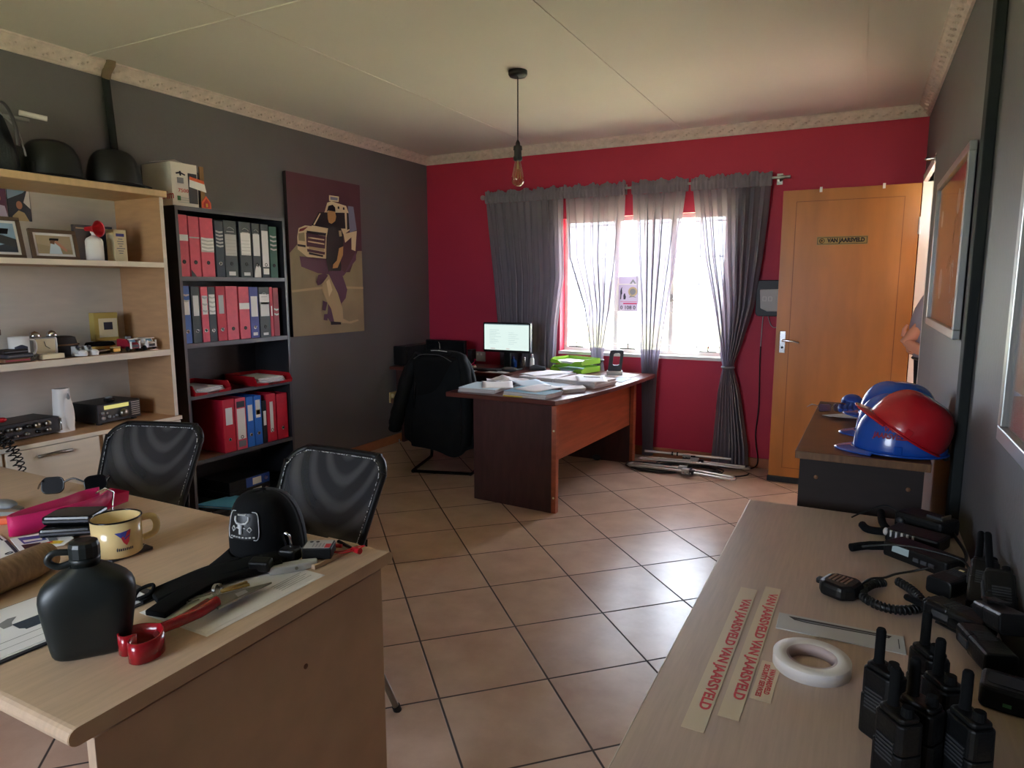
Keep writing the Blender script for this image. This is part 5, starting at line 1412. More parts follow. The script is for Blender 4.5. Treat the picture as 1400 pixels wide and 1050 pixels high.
flat('mid_grey', [(.045, -.19), (.047, -.19), (.047, .16), (.045, .16)]); flat('mid_grey', [(.072, -.19), (.0735, -.19), (.0735, .06), (.072, .06)])
flat('binder_navy', [(-.085, .135), (-.08, .135), (-.08, .15), (-.085, .15)])
obj('print', p, t)
# brown roll
t = thing('fabric_roll', 'brown flecked roll lying behind the clipboard at left edge', 'roll', (-1.622, .70, H+.0005), .20)
obj('roll_body', MB().at((0, 0, .036)).tube([(0, -.32, 0), (0, -.10, 0), (0, .10, 0), (-.01, .150, -.002)], [.036, .036, .036, .033], 'brown_roll', 26), t)
obj('roll_end', MB().at((-.01, .1502, .034), rx=-PI/2).lathe([(0, .0008), (.012, .0008), (.0121, .0016), (.022, .0016), (.0222, .0008), (.031, .0008), (.031, 0)], 'mid_brown', 24), t)
# flyers and papers on the left
t, q = on_desk('newspaper', 'white sheets with dark rules lying under the pink belt', 'newspaper', [(-2.05, .92), (-1.95, .90), (-1.79, .86), (-1.72, .70), (-1.80, .62), (-2.02, .74)], .004, 'paper', z=H)
obj('sheets', MB().sheet(q, .003, 'paper', 'paper_side'), t)
p = MB()
for a, b, w_ in (((-2.02, .905), (-1.955, .893), .002), ((-1.948, .896), (-1.822, .862), .0035), ((-1.99, .86), (-1.90, .83), .0015)):
    d = Vector((b[0]-a[0], b[1]-a[1])).normalized(); nx, ny = -d.y*w_, d.x*w_
    cx = sum(pp[0] for pp in [(-2.05, .92), (-1.95, .90), (-1.79, .86), (-1.72, .70), (-1.80, .62), (-2.02, .74)])/6; cy = (.92+.90+.86+.70+.62+.74)/6
    p.add([(x-cx, y-cy, .0036) for x, y in ((a[0]-nx, a[1]-ny), (b[0]-nx, b[1]-ny), (b[0]+nx, b[1]+ny), (a[0]+nx, a[1]+ny))], [(0, 1, 2, 3)], 'print_dark')
p.at((-1.845+1.888, .853-.79, .0038)).tube([(.006*math.cos(a*PI/5), .008*math.sin(a*PI/5), 0) for a in range(10)], .0012, 'print_dark', 5, closed=True)
obj('print', p, t)
t, q = on_desk('flyer', 'glossy blue and black printed flyer under the dark wallets', 'flyer', [(-1.945, .905), (-1.822, .868), (-1.775, .945), (-1.80, .985), (-1.90, 1.0)], .002, 'paper', z=H+.0042)
obj('sheets', MB().sheet(q, .002, 'paper'), t)
p = MB(); off = (-1.8484, .9406)
for key, pts_ in (('binder_navy', [(-1.93, .915), (-1.87, .90), (-1.85, .945), (-1.90, .955)]), ('white', [(-1.90, .912), (-1.88, .907), (-1.862, .94), (-1.875, .945)]), ('black', [(-1.868, .892), (-1.825, .88), (-1.80, .915), (-1.845, .925)]), ('yellow', [(-1.815, .925), (-1.79, .945), (-1.80, .96), (-1.83, .945)]), ('print_red', [(-1.838, .92), (-1.828, .918), (-1.815, .94), (-1.825, .944)]), ('mid_grey', [(-1.885, .96), (-1.83, .94), (-1.82, .955), (-1.88, .98)])):
    p.add([(x-off[0], y-off[1], .0023+.0001*len(p.f)) for x, y in pts_], [list(range(len(pts_)))], key)
obj('print', p, t)
# wallets behind the mug
for k, (dx, dy, r_, lab) in enumerate(((.012, -.018, .12, 'lower of the black leather wallets stacked behind the mug'), (0, 0, 0, 'upper of the black leather wallets stacked behind the mug'))):
    t = thing('leather_wallet', lab, 'wallet', (-1.862+dx, 1.028+dy, H+.007+.0255*k), .55+r_, 'black wallets behind the mug')
    obj('cover', MB().prism(rrect(-.065, -.045, .065, .045, .01), 0, .024, 'black_gloss'), t, bevel=.007)
    obj('inner_fold', MB().box((-.06, -.0465, .009), (.06, -.044, .014), 'slate'), t)
# pink collar belt
t = thing('webbing_belt', 'wide pink webbing belt standing in a loop with a steel buckle', 'belt', (-1.96, 1.04, H+.0048))
front = [(-1.985, .935), (-1.972, .918), (-1.955, .925), (-1.935, .985), (-1.922, 1.05), (-1.925, 1.11), (-1.942, 1.155), (-1.975, 1.20)]
back = [(-1.985, .935), (-1.995, .965), (-2.005, 1.03), (-2.01, 1.09), (-2.025, 1.14), (-2.02, 1.19)]
def band(path, z0, z1, key):
    P = smooth_path([(x+1.96, y-1.04, 0) for x, y in path], 6); n = len(P)
    return MB().add([(x, y, z0) for x, y, _ in P]+[(x, y, z1) for x, y, _ in P], [(k, k+1, n+k+1, n+k) for k in range(n-1)], key, True)
obj('strap', band(front, 0, .054, 'pink'), t, solid=.005)
obj('strap', band(back, 0, .054, 'pink'), t, solid=.005)
obj('strap', MB().add([(-.012, .155, .055), (-.03, .115, .03), (.03, .12, .01), (.022, .185, .012), (-.01, .21, .03)], [(0, 1, 2, 3, 4)], 'pink'), t, solid=.005)['label'] = 'loose pink strap end'
obj('buckle', MB().tube([(.034, .085, .066), (.022, .118, .070), (.010, .15, .048), (.030, .128, -.001), (.040, .105, .0)], .0028, 'chrome', 8), t)
# sunglasses
t = thing('sunglasses', 'black sunglasses standing behind the pink belt', 'sunglasses', (-2.21, 1.215, H))
for x, y, r_ in ((-.045, -.030, .1), (.055, .045, .55)):
    m = MB().at((x, y, .034), rz=PI/2-.9+r_, rx=PI/2-.3)
    pts_ = rrect(-.030, -.026, .030, .024, .017)
    m.prism(pts_, -.002, .002, 'lens')
    ln = obj('lens', m, t)
    m = MB().at((x, y, .034), rz=PI/2-.9+r_, rx=PI/2-.3).tube([(a, b, 0) for a, b in pts_], .0025, 'black_gloss', 6, closed=True)
    obj('rim', m, t)
obj('bridge', MB().tube(smooth_path([(-.02, -.01, .042), (.0, .008, .052), (.03, .022, .042)], 5), .003, 'black_gloss', 6), t)
obj('temple', MB().tube(smooth_path([(-.062, -.05, .05), (-.10, -.04, .03), (-.15, -.02, .005)], 5), .003, 'black_gloss', 6), t)
obj('temple', MB().tube(smooth_path([(.075, .07, .05), (.03, .11, .04), (-.04, .14, .004)], 5), .003, 'black_gloss', 6), t)
# bits at the left edge
t = thing('key_fob', 'grey and silver key fob at the left picture edge', 'key fob', (-2.26, 1.045, H))
obj('fob_body', MB().ball((0, 0, .012), (.055, .028, .012), 'mid_grey'), t)
obj('blade', MB().prism([(.03, -.006), (.09, .0), (.088, .012), (.03, .014)], .006, .012, 'steel'), t)
t = thing('card_sleeve', 'pale plastic card sleeve under the grey key fob', 'card', (-2.18, 1.00, H))
obj('sheet', MB().at(rz=.5).box((-.08, -.03, 0), (.06, .03, .003), 'paper_blue'), t)
t = thing('utility_knife', 'orange handled knife with a yellow end at left picture edge', 'knife', (-2.12, .955, H), .75)
obj('handle', MB().prism(rrect(-.10, -.014, .05, .014, .008), 0, .020, 'orange'), t, bevel=.005)
obj('end_cap', MB().prism(rrect(.05, -.013, .085, .013, .008), 0, .020, 'yellow'), t, bevel=.005)
obj('grip', MB().prism(rrect(.056, -.010, .078, .010, .006), .020, .0215, 'green_mark'), t)

# paper under the knife, right part of the desk
t = thing('letter_sheet', 'white printed letter lying under the red knife and black strap', 'paper', (-1.165, .962, H+.0005), .0)
obj('sheets', MB().add([(-.107, -.155, 0), (.098, -.158, 0), (.105, .156, 0), (-.085, .160, 0)], [(0, 1, 2, 3)], 'paper').add([(-.100, -.150, .0006), (.085, -.150, .0006), (.100, .150, .0006), (-.085, .155, .0006)], [(0, 1, 2, 3)], 'paper'), t, solid=.0006)
p = MB().text('PT', .022, 'print_red', (-.085, -.128, .0014), 0, 0, -.9, 1., bold=.0006)
for k in range(5): p.box((.045+.008*k, .05, .0012), (.0462+.008*k, .14-.012*(k % 2), .0014), 'mid_grey')
obj('print', p, t)
# black strap with buckle
t = thing('tactical_strap', 'black folded webbing strap with a steel clip in front of the cap', 'strap', (-1.222, .952, H+.0018))
def webbing(path, w_, th, key, tilt=0.):
    P = [Vector(p) for p in smooth_path(path, 6)]; m = MB(); n = len(P); vs = []
    for i in range(n):
        d = (P[min(i+1, n-1)]-P[max(i-1, 0)]); d.z = 0; d.normalize(); s = Vector((-d.y, d.x, 0))*w_/2; s.z = tilt*w_/2
        for a, b in ((-1, 0), (1, 0), (1, 1), (-1, 1)): vs.append(P[i]+s*a+Vector((0, 0, th*b)))
    fs = [(0, 1, 2, 3), tuple(4*(n-1)+k for k in (3, 2, 1, 0))]
    for i in range(n-1):
        for k in range(4): fs.append((4*i+k, 4*i+4+k, 4*i+4+(k+1) % 4, 4*i+(k+1) % 4))
    return m.add(vs, [f[::-1] for f in fs], key)
obj('webbing', webbing([(.0, -.145, .0), (-.012, -.08, .004), (-.02, 0, .006), (.0, .075, .006), (.04, .15, .008)], .050, .012, 'black_soft'), t, bevel=.003)
obj('webbing', webbing([(-.070, -.10, .002), (-.058, -.03, .008), (-.030, .04, .012), (.008, .12, .016), (.035, .17, .014)], .036, .012, 'black_soft', .35), t, bevel=.003)
obj('elastic', webbing([(-.080, -.12, .0), (-.080, -.06, .010), (-.066, .02, .018), (-.03, .09, .026)], .014, .008, 'black_soft'), t)
obj('loop', MB().tube(smooth_path([(-.09, -.125, .01), (-.10, -.11, .022), (-.09, -.085, .026), (-.075, -.10, .018)], 5, True), .004, 'black_soft', 6, closed=True), t)
obj('buckle', MB().at((.032, .10, .024), rz=.35, rx=.2).box((-.026, -.014, -.012), (.024, .014, .014), 'black_plastic'), t, bevel=.005)
obj('clip', MB().at((.030, .185, .048), rz=.2, rx=.3).tube([(-.006, 0, -.03), (-.010, 0, .02), (0, 0, .028), (.008, 0, .02), (.006, 0, -.03)], .0032, 'chrome', 8), t)
obj('slider', MB().at((.04, .18, .012), rz=.3).prism(rrect(-.022, -.02, .022, .02, .008), -.008, .026, 'black_plastic'), t, bevel=.005)
# keys
t = thing('key_bunch', 'bunch of brass keys on a ring beside the grey blade', 'keys', (-1.19, .93, H+.004))
obj('split_ring', MB().tube(helix([(-.004, .0, .010), (.004, .002, .012)], .013, 4, 18), .0014, 'chrome', 6), t)
for pts_ in ([(0, .008), (.006, .006), (.022, .062), (.014, .066)], [(.004, .004), (.012, .002), (.036, .055), (.028, .060)], [(-.008, -.006), (-.004, -.014), (-.02, -.058), (-.028, -.050)]):
    obj('key', MB().prism(pts_, .006, .009, 'gold' if pts_[0][1] > 0 else 'steel'), t)
obj('hook', MB().tube(smooth_path([(-.012, -.02, .006), (-.022, -.05, .006), (-.014, -.062, .006), (-.006, -.04, .006)], 5), .0016, 'steel', 6), t)
# red handled knife with a heart shaped end
t = thing('throwing_knife', 'grey pointed blade with a red handle ending in a heart shaped loop', 'knife', (-1.122, .80, H+.0025))
obj('blade', MB().add([(-.040, .075, .020), (.016, .065, .020), (.012, .14, .018), (-.003, .22, .008), (-.010, .175, .014), (-.038, .10, .020)]+[(-.040, .075, .016), (.016, .065, .016), (.012, .14, .014), (-.003, .22, .004), (-.010, .175, .010), (-.038, .10, .016)],
    [(0, 1, 2, 3, 4, 5), (11, 10, 9, 8, 7, 6)]+[(k, 6+k, 6+(k+1) % 6, (k+1) % 6) for k in range(6)], 'steel'), t)
obj('tape_patch', MB().add([(-.008, .125, .0195), (.010, .118, .0195), (.009, .145, .0188), (-.006, .15, .0185)], [(0, 1, 2, 3)], 'light_grey'), t)
obj('handle', MB().tube(smooth_path([(.0, .075, .026), (.004, .03, .024), (.003, -.02, .026), (.005, -.055, .030)], 5), [.010]*6+[.0095]*5+[.009]*5, 'red_gloss', 10, flat=1.2), t)
obj('handle', MB().tube(smooth_path([(-.026, .075, .022), (-.022, .02, .018), (-.012, -.03, .018), (.0, -.06, .020)], 5), .006, 'red_dark', 8), t)
heart = smooth_path([(.004, -.052, 0), (.030, -.066, 0), (.042, -.092, 0), (.034, -.118, 0), (.014, -.122, 0), (.002, -.108, 0), (-.004, -.096, 0), (-.012, -.112, 0), (-.030, -.112, 0), (-.040, -.094, 0), (-.030, -.068, 0), (-.006, -.054, 0)], 5, True)
n = len(heart)
m = MB().add([(x, y, .0) for x, y, _ in heart]+[(x, y, .038) for x, y, _ in heart], [(k, (k+1) % n, n+(k+1) % n, n+k) for k in range(n)], 'red_gloss', True)
obj('heart_loop', m, t, solid=.003)
# pale folding knife
t = thing('folding_knife', 'pale grey plastic folding knife lying at the strap end', 'knife', (-1.142, 1.108, H+.002), .95)
obj('handle', MB().prism([(-.06, -.012), (-.03, -.017), (.02, -.016), (.05, -.008), (.052, .006), (.02, .014), (-.05, .014), (-.062, .004)], 0, .018, 'light_grey'), t, bevel=.004)
obj('rivet', MB().cyl((-.0, -.0165, .010), (0, -.019, .010), .004, 'steel', n=10), t)
obj('blade', MB().prism([(-.055, .012), (.0, .014), (-.02, .032), (-.058, .030)], .004, .008, 'slate'), t)
# wooden board, black box, pens
t = thing('wooden_board', 'thin plain wooden board under the small black box', 'board', (-1.150, 1.205, H+.0005), -.02)
obj('plank', MB().box((-.05, -.075, 0), (.05, .078, .011), 'beech'), t, bevel=.001)
t = thing('alarm_remote', 'small black box with a white label and two holes on wood', 'box', (-1.135, 1.180, H+.0118), .52)
obj('case', MB().box((-.035, -.028, 0), (.035, .028, .028), 'black_plastic'), t, bevel=.003)
obj('top_label', MB().box((-.031, -.025, .028), (.031, .025, .0288), 'light_grey').box((.018, -.025, .0288), (.031, .0, .0291), 'print_red'), t)
p = MB()
for x in (-.020, -.005): p.at((x, .014, .0288)).lathe([(0, .0006), (.0045, .0006), (.0045, 0)], 'black', 12)
p.at()
for k in range(4): p.box((-.012+.008*k, -.020, .0289), (-.010+.008*k, .004, .0291), 'mid_grey')
obj('label_print', p, t)
t = thing('pen', 'black and red pen lying behind the small black box', 'pen', (-1.10, 1.245, H+.0165), -.35)
obj('barrel', MB().tube([(-.05, 0, 0), (.02, 0, 0)], .0045, 'black_gloss', 8).tube([(.02, 0, 0), (.05, .004, .002)], [.006, .008], 'red', 8), t)
t = thing('pen', 'red plastic pen lying nearest the cap behind the black box', 'pen', (-1.155, 1.228, H+.0165), .35)
obj('barrel', MB().tube([(-.04, 0, 0), (.04, 0, 0)], .005, 'red', 8), t)
t = thing('wire_lead', 'thin red wires running from the small black box', 'wire', (-1.09, 1.225, H+.012))
obj('wire', MB().tube(smooth_path([(-.03, -.02, .004), (.0, -.01, .006), (.02, .02, .010), (.035, .03, .012)], 5), .0016, 'red', 6), t)
obj('wire', MB().tube(smooth_path([(-.03, -.025, .004), (.005, -.018, .005), (.026, .012, .008), (.035, .025, .012)], 5), .0016, 'red', 6), t)

# cap ---------------------------------------------------------------
t = thing('baseball_cap', 'dark cap with a bull skull badge and mesh back on the desk', 'cap', (-1.285, 1.165, H+.006), math.radians(-80))
# local: +x is the peak
def crown(u, v, grow=0.):
    a = 2*PI*u; c, s = math.cos(a), math.sin(a)
    w = .5+.5*c                                     # 1 at the front, 0 at the back
    e = math.sin(v*PI/2)**(.80+.25*w); r = math.cos(v*PI/2)**(.78-.34*w)
    rx = .098+grow; ry = .086+grow
    x = rx*c*r+.014*e
    return (x, ry*s*r, .012+(.146+grow)*e-.004*(1-w)*(1-v))
NU, NV = 48, 14
front = MB(); back = MB()
vs = [crown(i/NU, j/(NV-1)) for j in range(NV) for i in range(NU)]
ff = []; fb = []
for j in range(NV-1):
    for i in range(NU):
        q = (j*NU+i, j*NU+(i+1) % NU, (j+1)*NU+(i+1) % NU, (j+1)*NU+i)
        a = (i+.5)/NU
        if abs(a-.5) < .055 and j < 5: continue          # opening over the strap
        (ff if (a < .29 or a > .71) else fb).append(q)
front.add(vs, ff, 'black_soft', True); back.add(vs, fb, 'denim', True)
obj('front_panel', front, t, solid=.002); obj('mesh_back', back, t, solid=.002)
obj('sweat_band', MB().add([crown(i/NU, 0) for i in range(NU)]+[(x*1.004, y*1.004, z-.008) for x, y, z in [crown(i/NU, 0) for i in range(NU)]], [(i, NU+i, NU+(i+1) % NU, (i+1) % NU) for i in range(NU)], 'black', True), t, solid=.002)
obj('button', MB().ball((.014, 0, .159), (.008, .008, .005), 'black_soft'), t)
def peak(u, v):
    a = (u-.5)*2*1.18; r0 = 1.0
    x = .097*math.cos(a); y = .086*math.sin(a)
    ext = .094*math.cos(a*.85)*v
    return (x+ext, y*(1+.10*v*(1-abs(u-.5)*1.2)), .014-.006*v-.012*(2*u-1)**2*v+.0)
obj('peak', MB().grid(peak, 26, 8, 'black_soft'), t, solid=.003)
def ring(key, a0, a1, v0, v1, g=.0022):
    pass
def patch(poly, key, g, m):
    m.add([crown((a/(2*PI)) % 1, v, g) for a, v in poly], [list(range(len(poly)))], key)
m = MB(); out = rrect(-.52, .22, .52, .56, .09, 3)
grid_pts = lambda nu, nv, g: MB().grid(lambda u, v: crown(((-.50+1.0*u)/(2*PI)) % 1, .23+.32*v, g), nu, nv, 'black')
m = grid_pts(14, 10, .0018)
obj('badge', m, t)['label'] = 'black rectangular badge outlined in grey'
b = MB()
b.tube([crown((a/(2*PI)) % 1, v, .003) for a, v in out], .0012, 'light_grey', 6, closed=True)
def line(pts, r=.0014): b.tube([crown((a/(2*PI)) % 1, v, .003) for a, v in pts], r, 'light_grey', 6)
line([(-.24, .50), (-.23, .45), (-.15, .415), (0, .405), (.15, .415), (.23, .45), (.24, .50)], .0026)
line([(0, .41), (0, .36)], .0070); line([(0, .37), (0, .295)], .0045)
line([(-.09, .365), (-.15, .36)]); line([(.09, .365), (.15, .36)])
for s in (-1, 1): line([(s*.20, .345), (s*.27, .375), (s*.34, .345), (s*.27, .315), (s*.20, .345)], .0014)
for k in range(8): line([(-.36+.10*k, .255), (-.30+.10*k, .255)], .0020)
for k in range(5): line([(-.14+.06*k, .525), (-.10+.06*k, .525)], .0020)
obj('badge_print', b, t)

# ------------------------------------------------------------------ mesh visitor chairs
def mesh_chair(label, loc, rz):
    t = thing('visitor_chair', label, 'chair', loc, rz, 'mesh back chairs at the beech desk')
    def back(u, v, off=0.):
        w = .185+.035*v-.006*math.sin(PI*v); x = (2*u-1)*w
        y = .195+.115*v+.075*v*v - .035*(2*u-1)**2*-1*-1 + off
        return (x, y-.03+.03*(1-(2*u-1)**2)*0, .48+.37*v)
    # rounded outline in (u,v)
    cor = []
    for cu, cv, a0 in ((1-.20, .10, -PI/2), (1-.20, .82, 0), (.20, .82, PI/2), (.20, .10, PI)):
        cor += [(cu+.20*math.cos(a0+PI/2*k/5), cv+(.18 if cv > .5 else .10)*math.sin(a0+PI/2*k/5)) for k in range(6)]
    m = MB(); pts_ = []
    cen = (.5, .5)
    R = 9
    vs = [back(*cen)]; fs = []
    n = len(cor)
    for r in range(1, R+1):
        for a, b in cor: vs.append(back(cen[0]+(a-.5)*r/R, cen[1]+(b-.5)*r/R))
    for k in range(n): fs.append((0, 1+k, 1+(k+1) % n))
    for r in range(R-1):
        for k in range(n): fs.append((1+r*n+k, 1+(r+1)*n+k, 1+(r+1)*n+(k+1) % n, 1+r*n+(k+1) % n))
    m.add(vs, fs, 'mesh_fabric', True)
    bk = obj('backrest_mesh', m, t)
    m2 = MB().add([(x, y+.014, z) for x, y, z in vs], [f[::-1] for f in fs], 'mesh_fabric', True)
    obj('rear_mesh', m2, t)
    ol = [back(a, b, .007) for a, b in cor]
    ol = smooth_path(ol, 3, True)
    obj('backrest_frame', MB().tube(ol, .0125, 'black_plastic', 8, closed=True), t)
    pp = [back(.5+(a-.5)*.965, .5+(b-.5)*.965, -.006) for a, b in cor]; pp = smooth_path(pp, 8, True)
    o = obj('stitching', MB().tube(pp, .0016, 'dotted', 5, closed=True), t); o['label'] = 'pale dotted stitching round the mesh'
    obj('seat', MB().prism(rrect(-.215, -.25, .215, .19, .06), .435, .485, 'black_soft'), t, bevel=.014)
    for s in (-1, 1):
        obj('back_upright', MB().tube(smooth_path([(s*.205, .10, .43), (s*.205, .17, .44), (s*.19, .205, .50), (s*.175, .235, .60)], 5), .011, 'black_gloss', 8), t)
        obj('leg', MB().tube([(s*.20, .12, .43), (s*.262, .262, .02)], .011, 'steel', 10).tube([(s*.262, .262, .02), (s*.265, .268, .0)], .0145, 'black', 10), t)
        obj('leg', MB().tube([(s*.20, -.19, .43), (s*.25, -.25, .02)], .011, 'steel', 10).tube([(s*.25, -.25, .02), (s*.252, -.254, .0)], .0145, 'black', 10), t)
        obj('seat_rail', MB().tube([(s*.20, -.19, .43), (s*.20, .12, .43)], .010, 'steel', 8), t)
    return t
mesh_chair('black mesh chair at the desk behind the dark cap', (-1.572, 1.425, 0), .0)
mesh_chair('black mesh chair at the desk in front of the pale cupboards', (-2.46, 1.46, 0), .30)
# ------------------------------------------------------------------ pale counter on the right
K = .72
t = thing('counter', 'pale wood counter along the right wall holding two way radios', 'table', (0, 1.25, 0))
obj('counter_top', MB().box((-.286, -1.1, K-.03), (.292, 1.028, K), 'counter_beech').box((-.288, -1.1, K-.03), (-.286, 1.028, K), 'unit_pale'), t, bevel=.0015)
obj('end_panel', MB().box((-.27, .985, 0), (.28, 1.008, K-.03), 'beech'), t)
obj('end_panel', MB().box((-.27, -1.08, 0), (.28, -1.06, K-.03), 'beech'), t)
obj('back_panel', MB().box((.24, -1.06, .25), (.258, .985, K-.03), 'beech'), t)
def strip(label, cx, cy, ln, wd, rz, lines, size, fit, dx=0., dy=0.):
    t = thing('lettered_strip', label, 'sticker', (cx, cy, K+.0004), rz)
    obj('film', MB().box((-wd/2, -ln/2, 0), (wd/2, ln/2, .0005), 'tape_film'), t)
    m = MB()
    for k, s in enumerate(lines):
        off = dx+(-(k-(len(lines)-1)/2)*size*.95)
        m.text(s, size, 'print_red', (off, dy, .0008), 0, 0, -PI/2, ext=.0001, bold=size*.032, fit=fit if isinstance(fit, (int, float)) else fit[k])
    obj('lettering', m, t)
strip('long clear strip of red lettering nearest the counter edge', -.1935, 1.293, .572, .036, -.01, ['VAN JAARSVELD VAN JAARSVELD'], .025, .452, .004, 0)
strip('long clear strip of red lettering between two other strips', -.1455, 1.335, .545, .034, -.018, ['VAN JAARSVELD VAN JAARSVELD'], .025, .452, .004, .012)
strip('short clear strip with two lines of red lettering by the tape roll', -.1085, 1.203, .135, .034, -.03, ['VAN JAARSVELD', 'SECURITY SERVICES'], .0125, (.088, .112), .0, .0)
t = thing('sticker_backing', 'white plastic strip with a dark curved slot beside the tape roll', 'plastic strip', (.002, 1.449, K+.0003), .015)
obj('plate', MB().box((-.117, -.037, 0), (.117, .037, .0022), 'light_grey'), t, bevel=.0008)
m = MB().prism([(-.096, .026), (-.085, .014), (-.06, .011), (.09, .016), (.095, .027)], .0022, .0028, 'black').prism([(-.08, .017), (-.055, .0135), (.088, .0185), (.088, .022)], .0028, .0031, 'mid_grey')
obj('slot', m, t)
obj('crease', MB().box((.1055, -.02, .0022), (.107, .02, .0026), 'slate'), t)
t = thing('tape_roll', 'roll of white masking tape lying flat on the counter', 'tape', (-.040, 1.289, K+.0002))
obj('tape', MB().lathe([(.044, 0), (.067, 0), (.067, .021), (.0665, .022), (.044, .022), (.043, .021)], 'tape_white', 56), t)
obj('core', MB().lathe([(.044, .0215), (.0395, .0215), (.0395, .0005), (.044, .0005)], 'tape_core', 48), t)

# speaker microphone with coiled lead
t = thing('speaker_microphone', 'black speaker microphone with a coiled lead lying on the counter', 'microphone', (0, 1.645, K+.0004), .0)
obj('mic_body', MB().at(rz=-.4).prism([(-.040, -.022), (-.030, -.040), (.020, -.046), (.040, -.022), (.040, .024), (.020, .044), (-.028, .038), (-.040, .020)], 0, .034, 'black_plastic'), t, bevel=.010)
m = MB().at((0, .004, .034), rz=-.4)
for k in range(5): m.box((-.022+.009*k, -.020, 0), (-.017+.009*k, .018, .0012), 'steel')
obj('grille', m, t)
obj('clip', MB().at(rz=-.4).box((-.056, -.008, .010), (-.038, .010, .024), 'black'), t, bevel=.004)
ringp = smooth_path([(.045, .020, .012), (.046, -.02, .012), (.075, -.052, .012), (.115, -.056, .012), (.152, -.025, .012), (.158, .02, .012), (.142, .07, .012), (.118, .105, .012)], 8)
obj('coil', MB().tube(helix(ringp, .0085, 34, 10), .0026, 'black', 6).tube(ringp, .0082, 'black', 8), t)
obj('coil', MB().tube(helix(smooth_path([(.050, .03, .012), (.066, .062, .012), (.090, .084, .012)], 6), .0078, 9, 10), .0024, 'black', 6).tube(smooth_path([(.050, .03, .012), (.066, .062, .012), (.090, .084, .012)], 6), .0076, 'black', 8), t)
obj('lead', MB().tube(smooth_path([(.036, .02, .018), (.06, .062, .024), (.088, .092, .02), (.115, .15, .012), (.15, .185, .012), (.185, .18, .03)], 6), .003, 'black', 6), t)

# handheld radios: body, aerial, knob, push button, grille, belt clip
def make_radio(label, group, antlen=.055, tall=.118, key='black_plastic'):
    t = thing('two_way_radio', label, 'radio', (0, 0, 0), 0, group)
    w, d = .028, .020
    m = MB().prism(rrect(-w, -d, w, d, .009, 3), 0, tall*.55, key).prism(rrect(-w*.97, -d*.95, w*.97, d*.95, .009, 3), tall*.55, tall*.93, key)
    m.prism(rrect(-w*.85, -d*.8, w*.85, d*.8, .008, 3), tall*.93, tall, key)
    obj('body', m, t, bevel=.003)
    obj('antenna', MB().tube([(-.014, .002, tall), (-.014, .002, tall+.004), (-.014, .002, tall+antlen-.004), (-.014, .002, tall+antlen)], [.0085, .0075, .0072, .0055], 'black_soft', 12), t)
    obj('knob', MB().at((.014, .0, tall)).lathe([(.008, 0), (.0085, .002), (.0075, .013), (0, .013)], 'black_soft', 12, smooth=False), t)
    m = MB()
    for k in range(6): m.box((-.016, -d-.0008, tall*.40+.006*k), (.016, -d+.001, tall*.40+.003+.006*k), 'charcoal')
    obj('speaker_grille', m, t)
    obj('talk_button', MB().box((-w-.003, -.007, tall*.50), (-w+.001, .007, tall*.78), 'charcoal'), t, bevel=.001)
    obj('belt_clip', MB().prism([(d, tall*.80), (d+.010, tall*.82), (d+.012, tall*.35), (d+.009, tall*.33), (d+.007, tall*.74), (d, tall*.72)], -.010, .010, 'black', 'x'), t)
    return t
GR = 'radios standing on the counter'
proto = make_radio('radio standing nearest the tape roll, leftmost of the standing radios', GR)
spots = [((.069, 1.125), -.75, None), ((.083, 1.011), -.9, 'radio standing at the bottom of the picture, in front of the others'),
         ((.112, 1.052), -.6, 'radio standing in the middle, hemmed in by the other standing radios'), ((.134, 1.218), -1.0, 'radio standing farthest back, with the highest reaching aerial'),
         ((.145, 1.128), -1.0, 'radio standing between the back radio and the right hand one'), ((.170, 1.045), -1.0, 'radio standing rightmost at the picture bottom, belt clip showing')]
for k, ((x, y), rz, lab) in enumerate(spots):
    r = proto if k == 0 else copy_tree(proto)
    r.location = (x, y, K+.0005); r.rotation_euler = (0, 0, rz)
    if lab: r['label'] = lab
def place(t, loc, rot): t.location = loc; t.rotation_euler = rot
GL = 'radios heaped by the wall'
def heap(label, loc, rot, antlen=.07):
    t = make_radio(label, GL, antlen, .125, 'black_plastic'); place(t, loc, rot); return t
t = heap('chunky radio lying on its back, plugged to the coiled microphone lead', (.192, 1.700, K+.034), (-PI/2, 0, -.62), .07)
obj('label_mark', MB().box((-.006, -.0212, .085), (.004, -.0195, .092), 'paper_cream'), t)
heap('radio leaning on the wall behind the lying radio, thinnest aerial', (.268, 1.665, K+.018), (-1.0, 0, -.16), .085)
heap('radio leaning on the wall with the thicker upright aerial', (.290, 1.565, K+.022), (-.82, 0, .0), .090)
heap('radio lying with its knob towards the counter edge, by the wall', (.262, 1.520, K+.034), (-PI/2, .0, .85), .045)
heap('radio lying on top of another radio by the wall, clip upward', (.292, 1.465, K+.078), (-1.35, PI, .25), .05)
heap('radio lying nearest the picture edge, pointing along the wall', (.262, 1.385, K+.034), (-PI/2, 0, .28), .05)
def charger(label, loc, rz):
    t = thing('radio_charger', label, 'charger', loc, rz, 'charger cups by the wall')
    obj('cup', MB().prism(rrect(-.04, -.035, .04, .035, .012), 0, .040, 'black_plastic'), t, bevel=.006)
    obj('slot', MB().prism(rrect(-.03, -.020, .03, .020, .008), .040, .0408, 'black_gloss'), t)
    obj('lamp', MB().box((-.006, -.036, .012), (.006, -.034, .018), 'green_mark'), t)
charger('black charger cup in the shade right of the standing radios', (.262, 1.315, K+.0004), -.2)
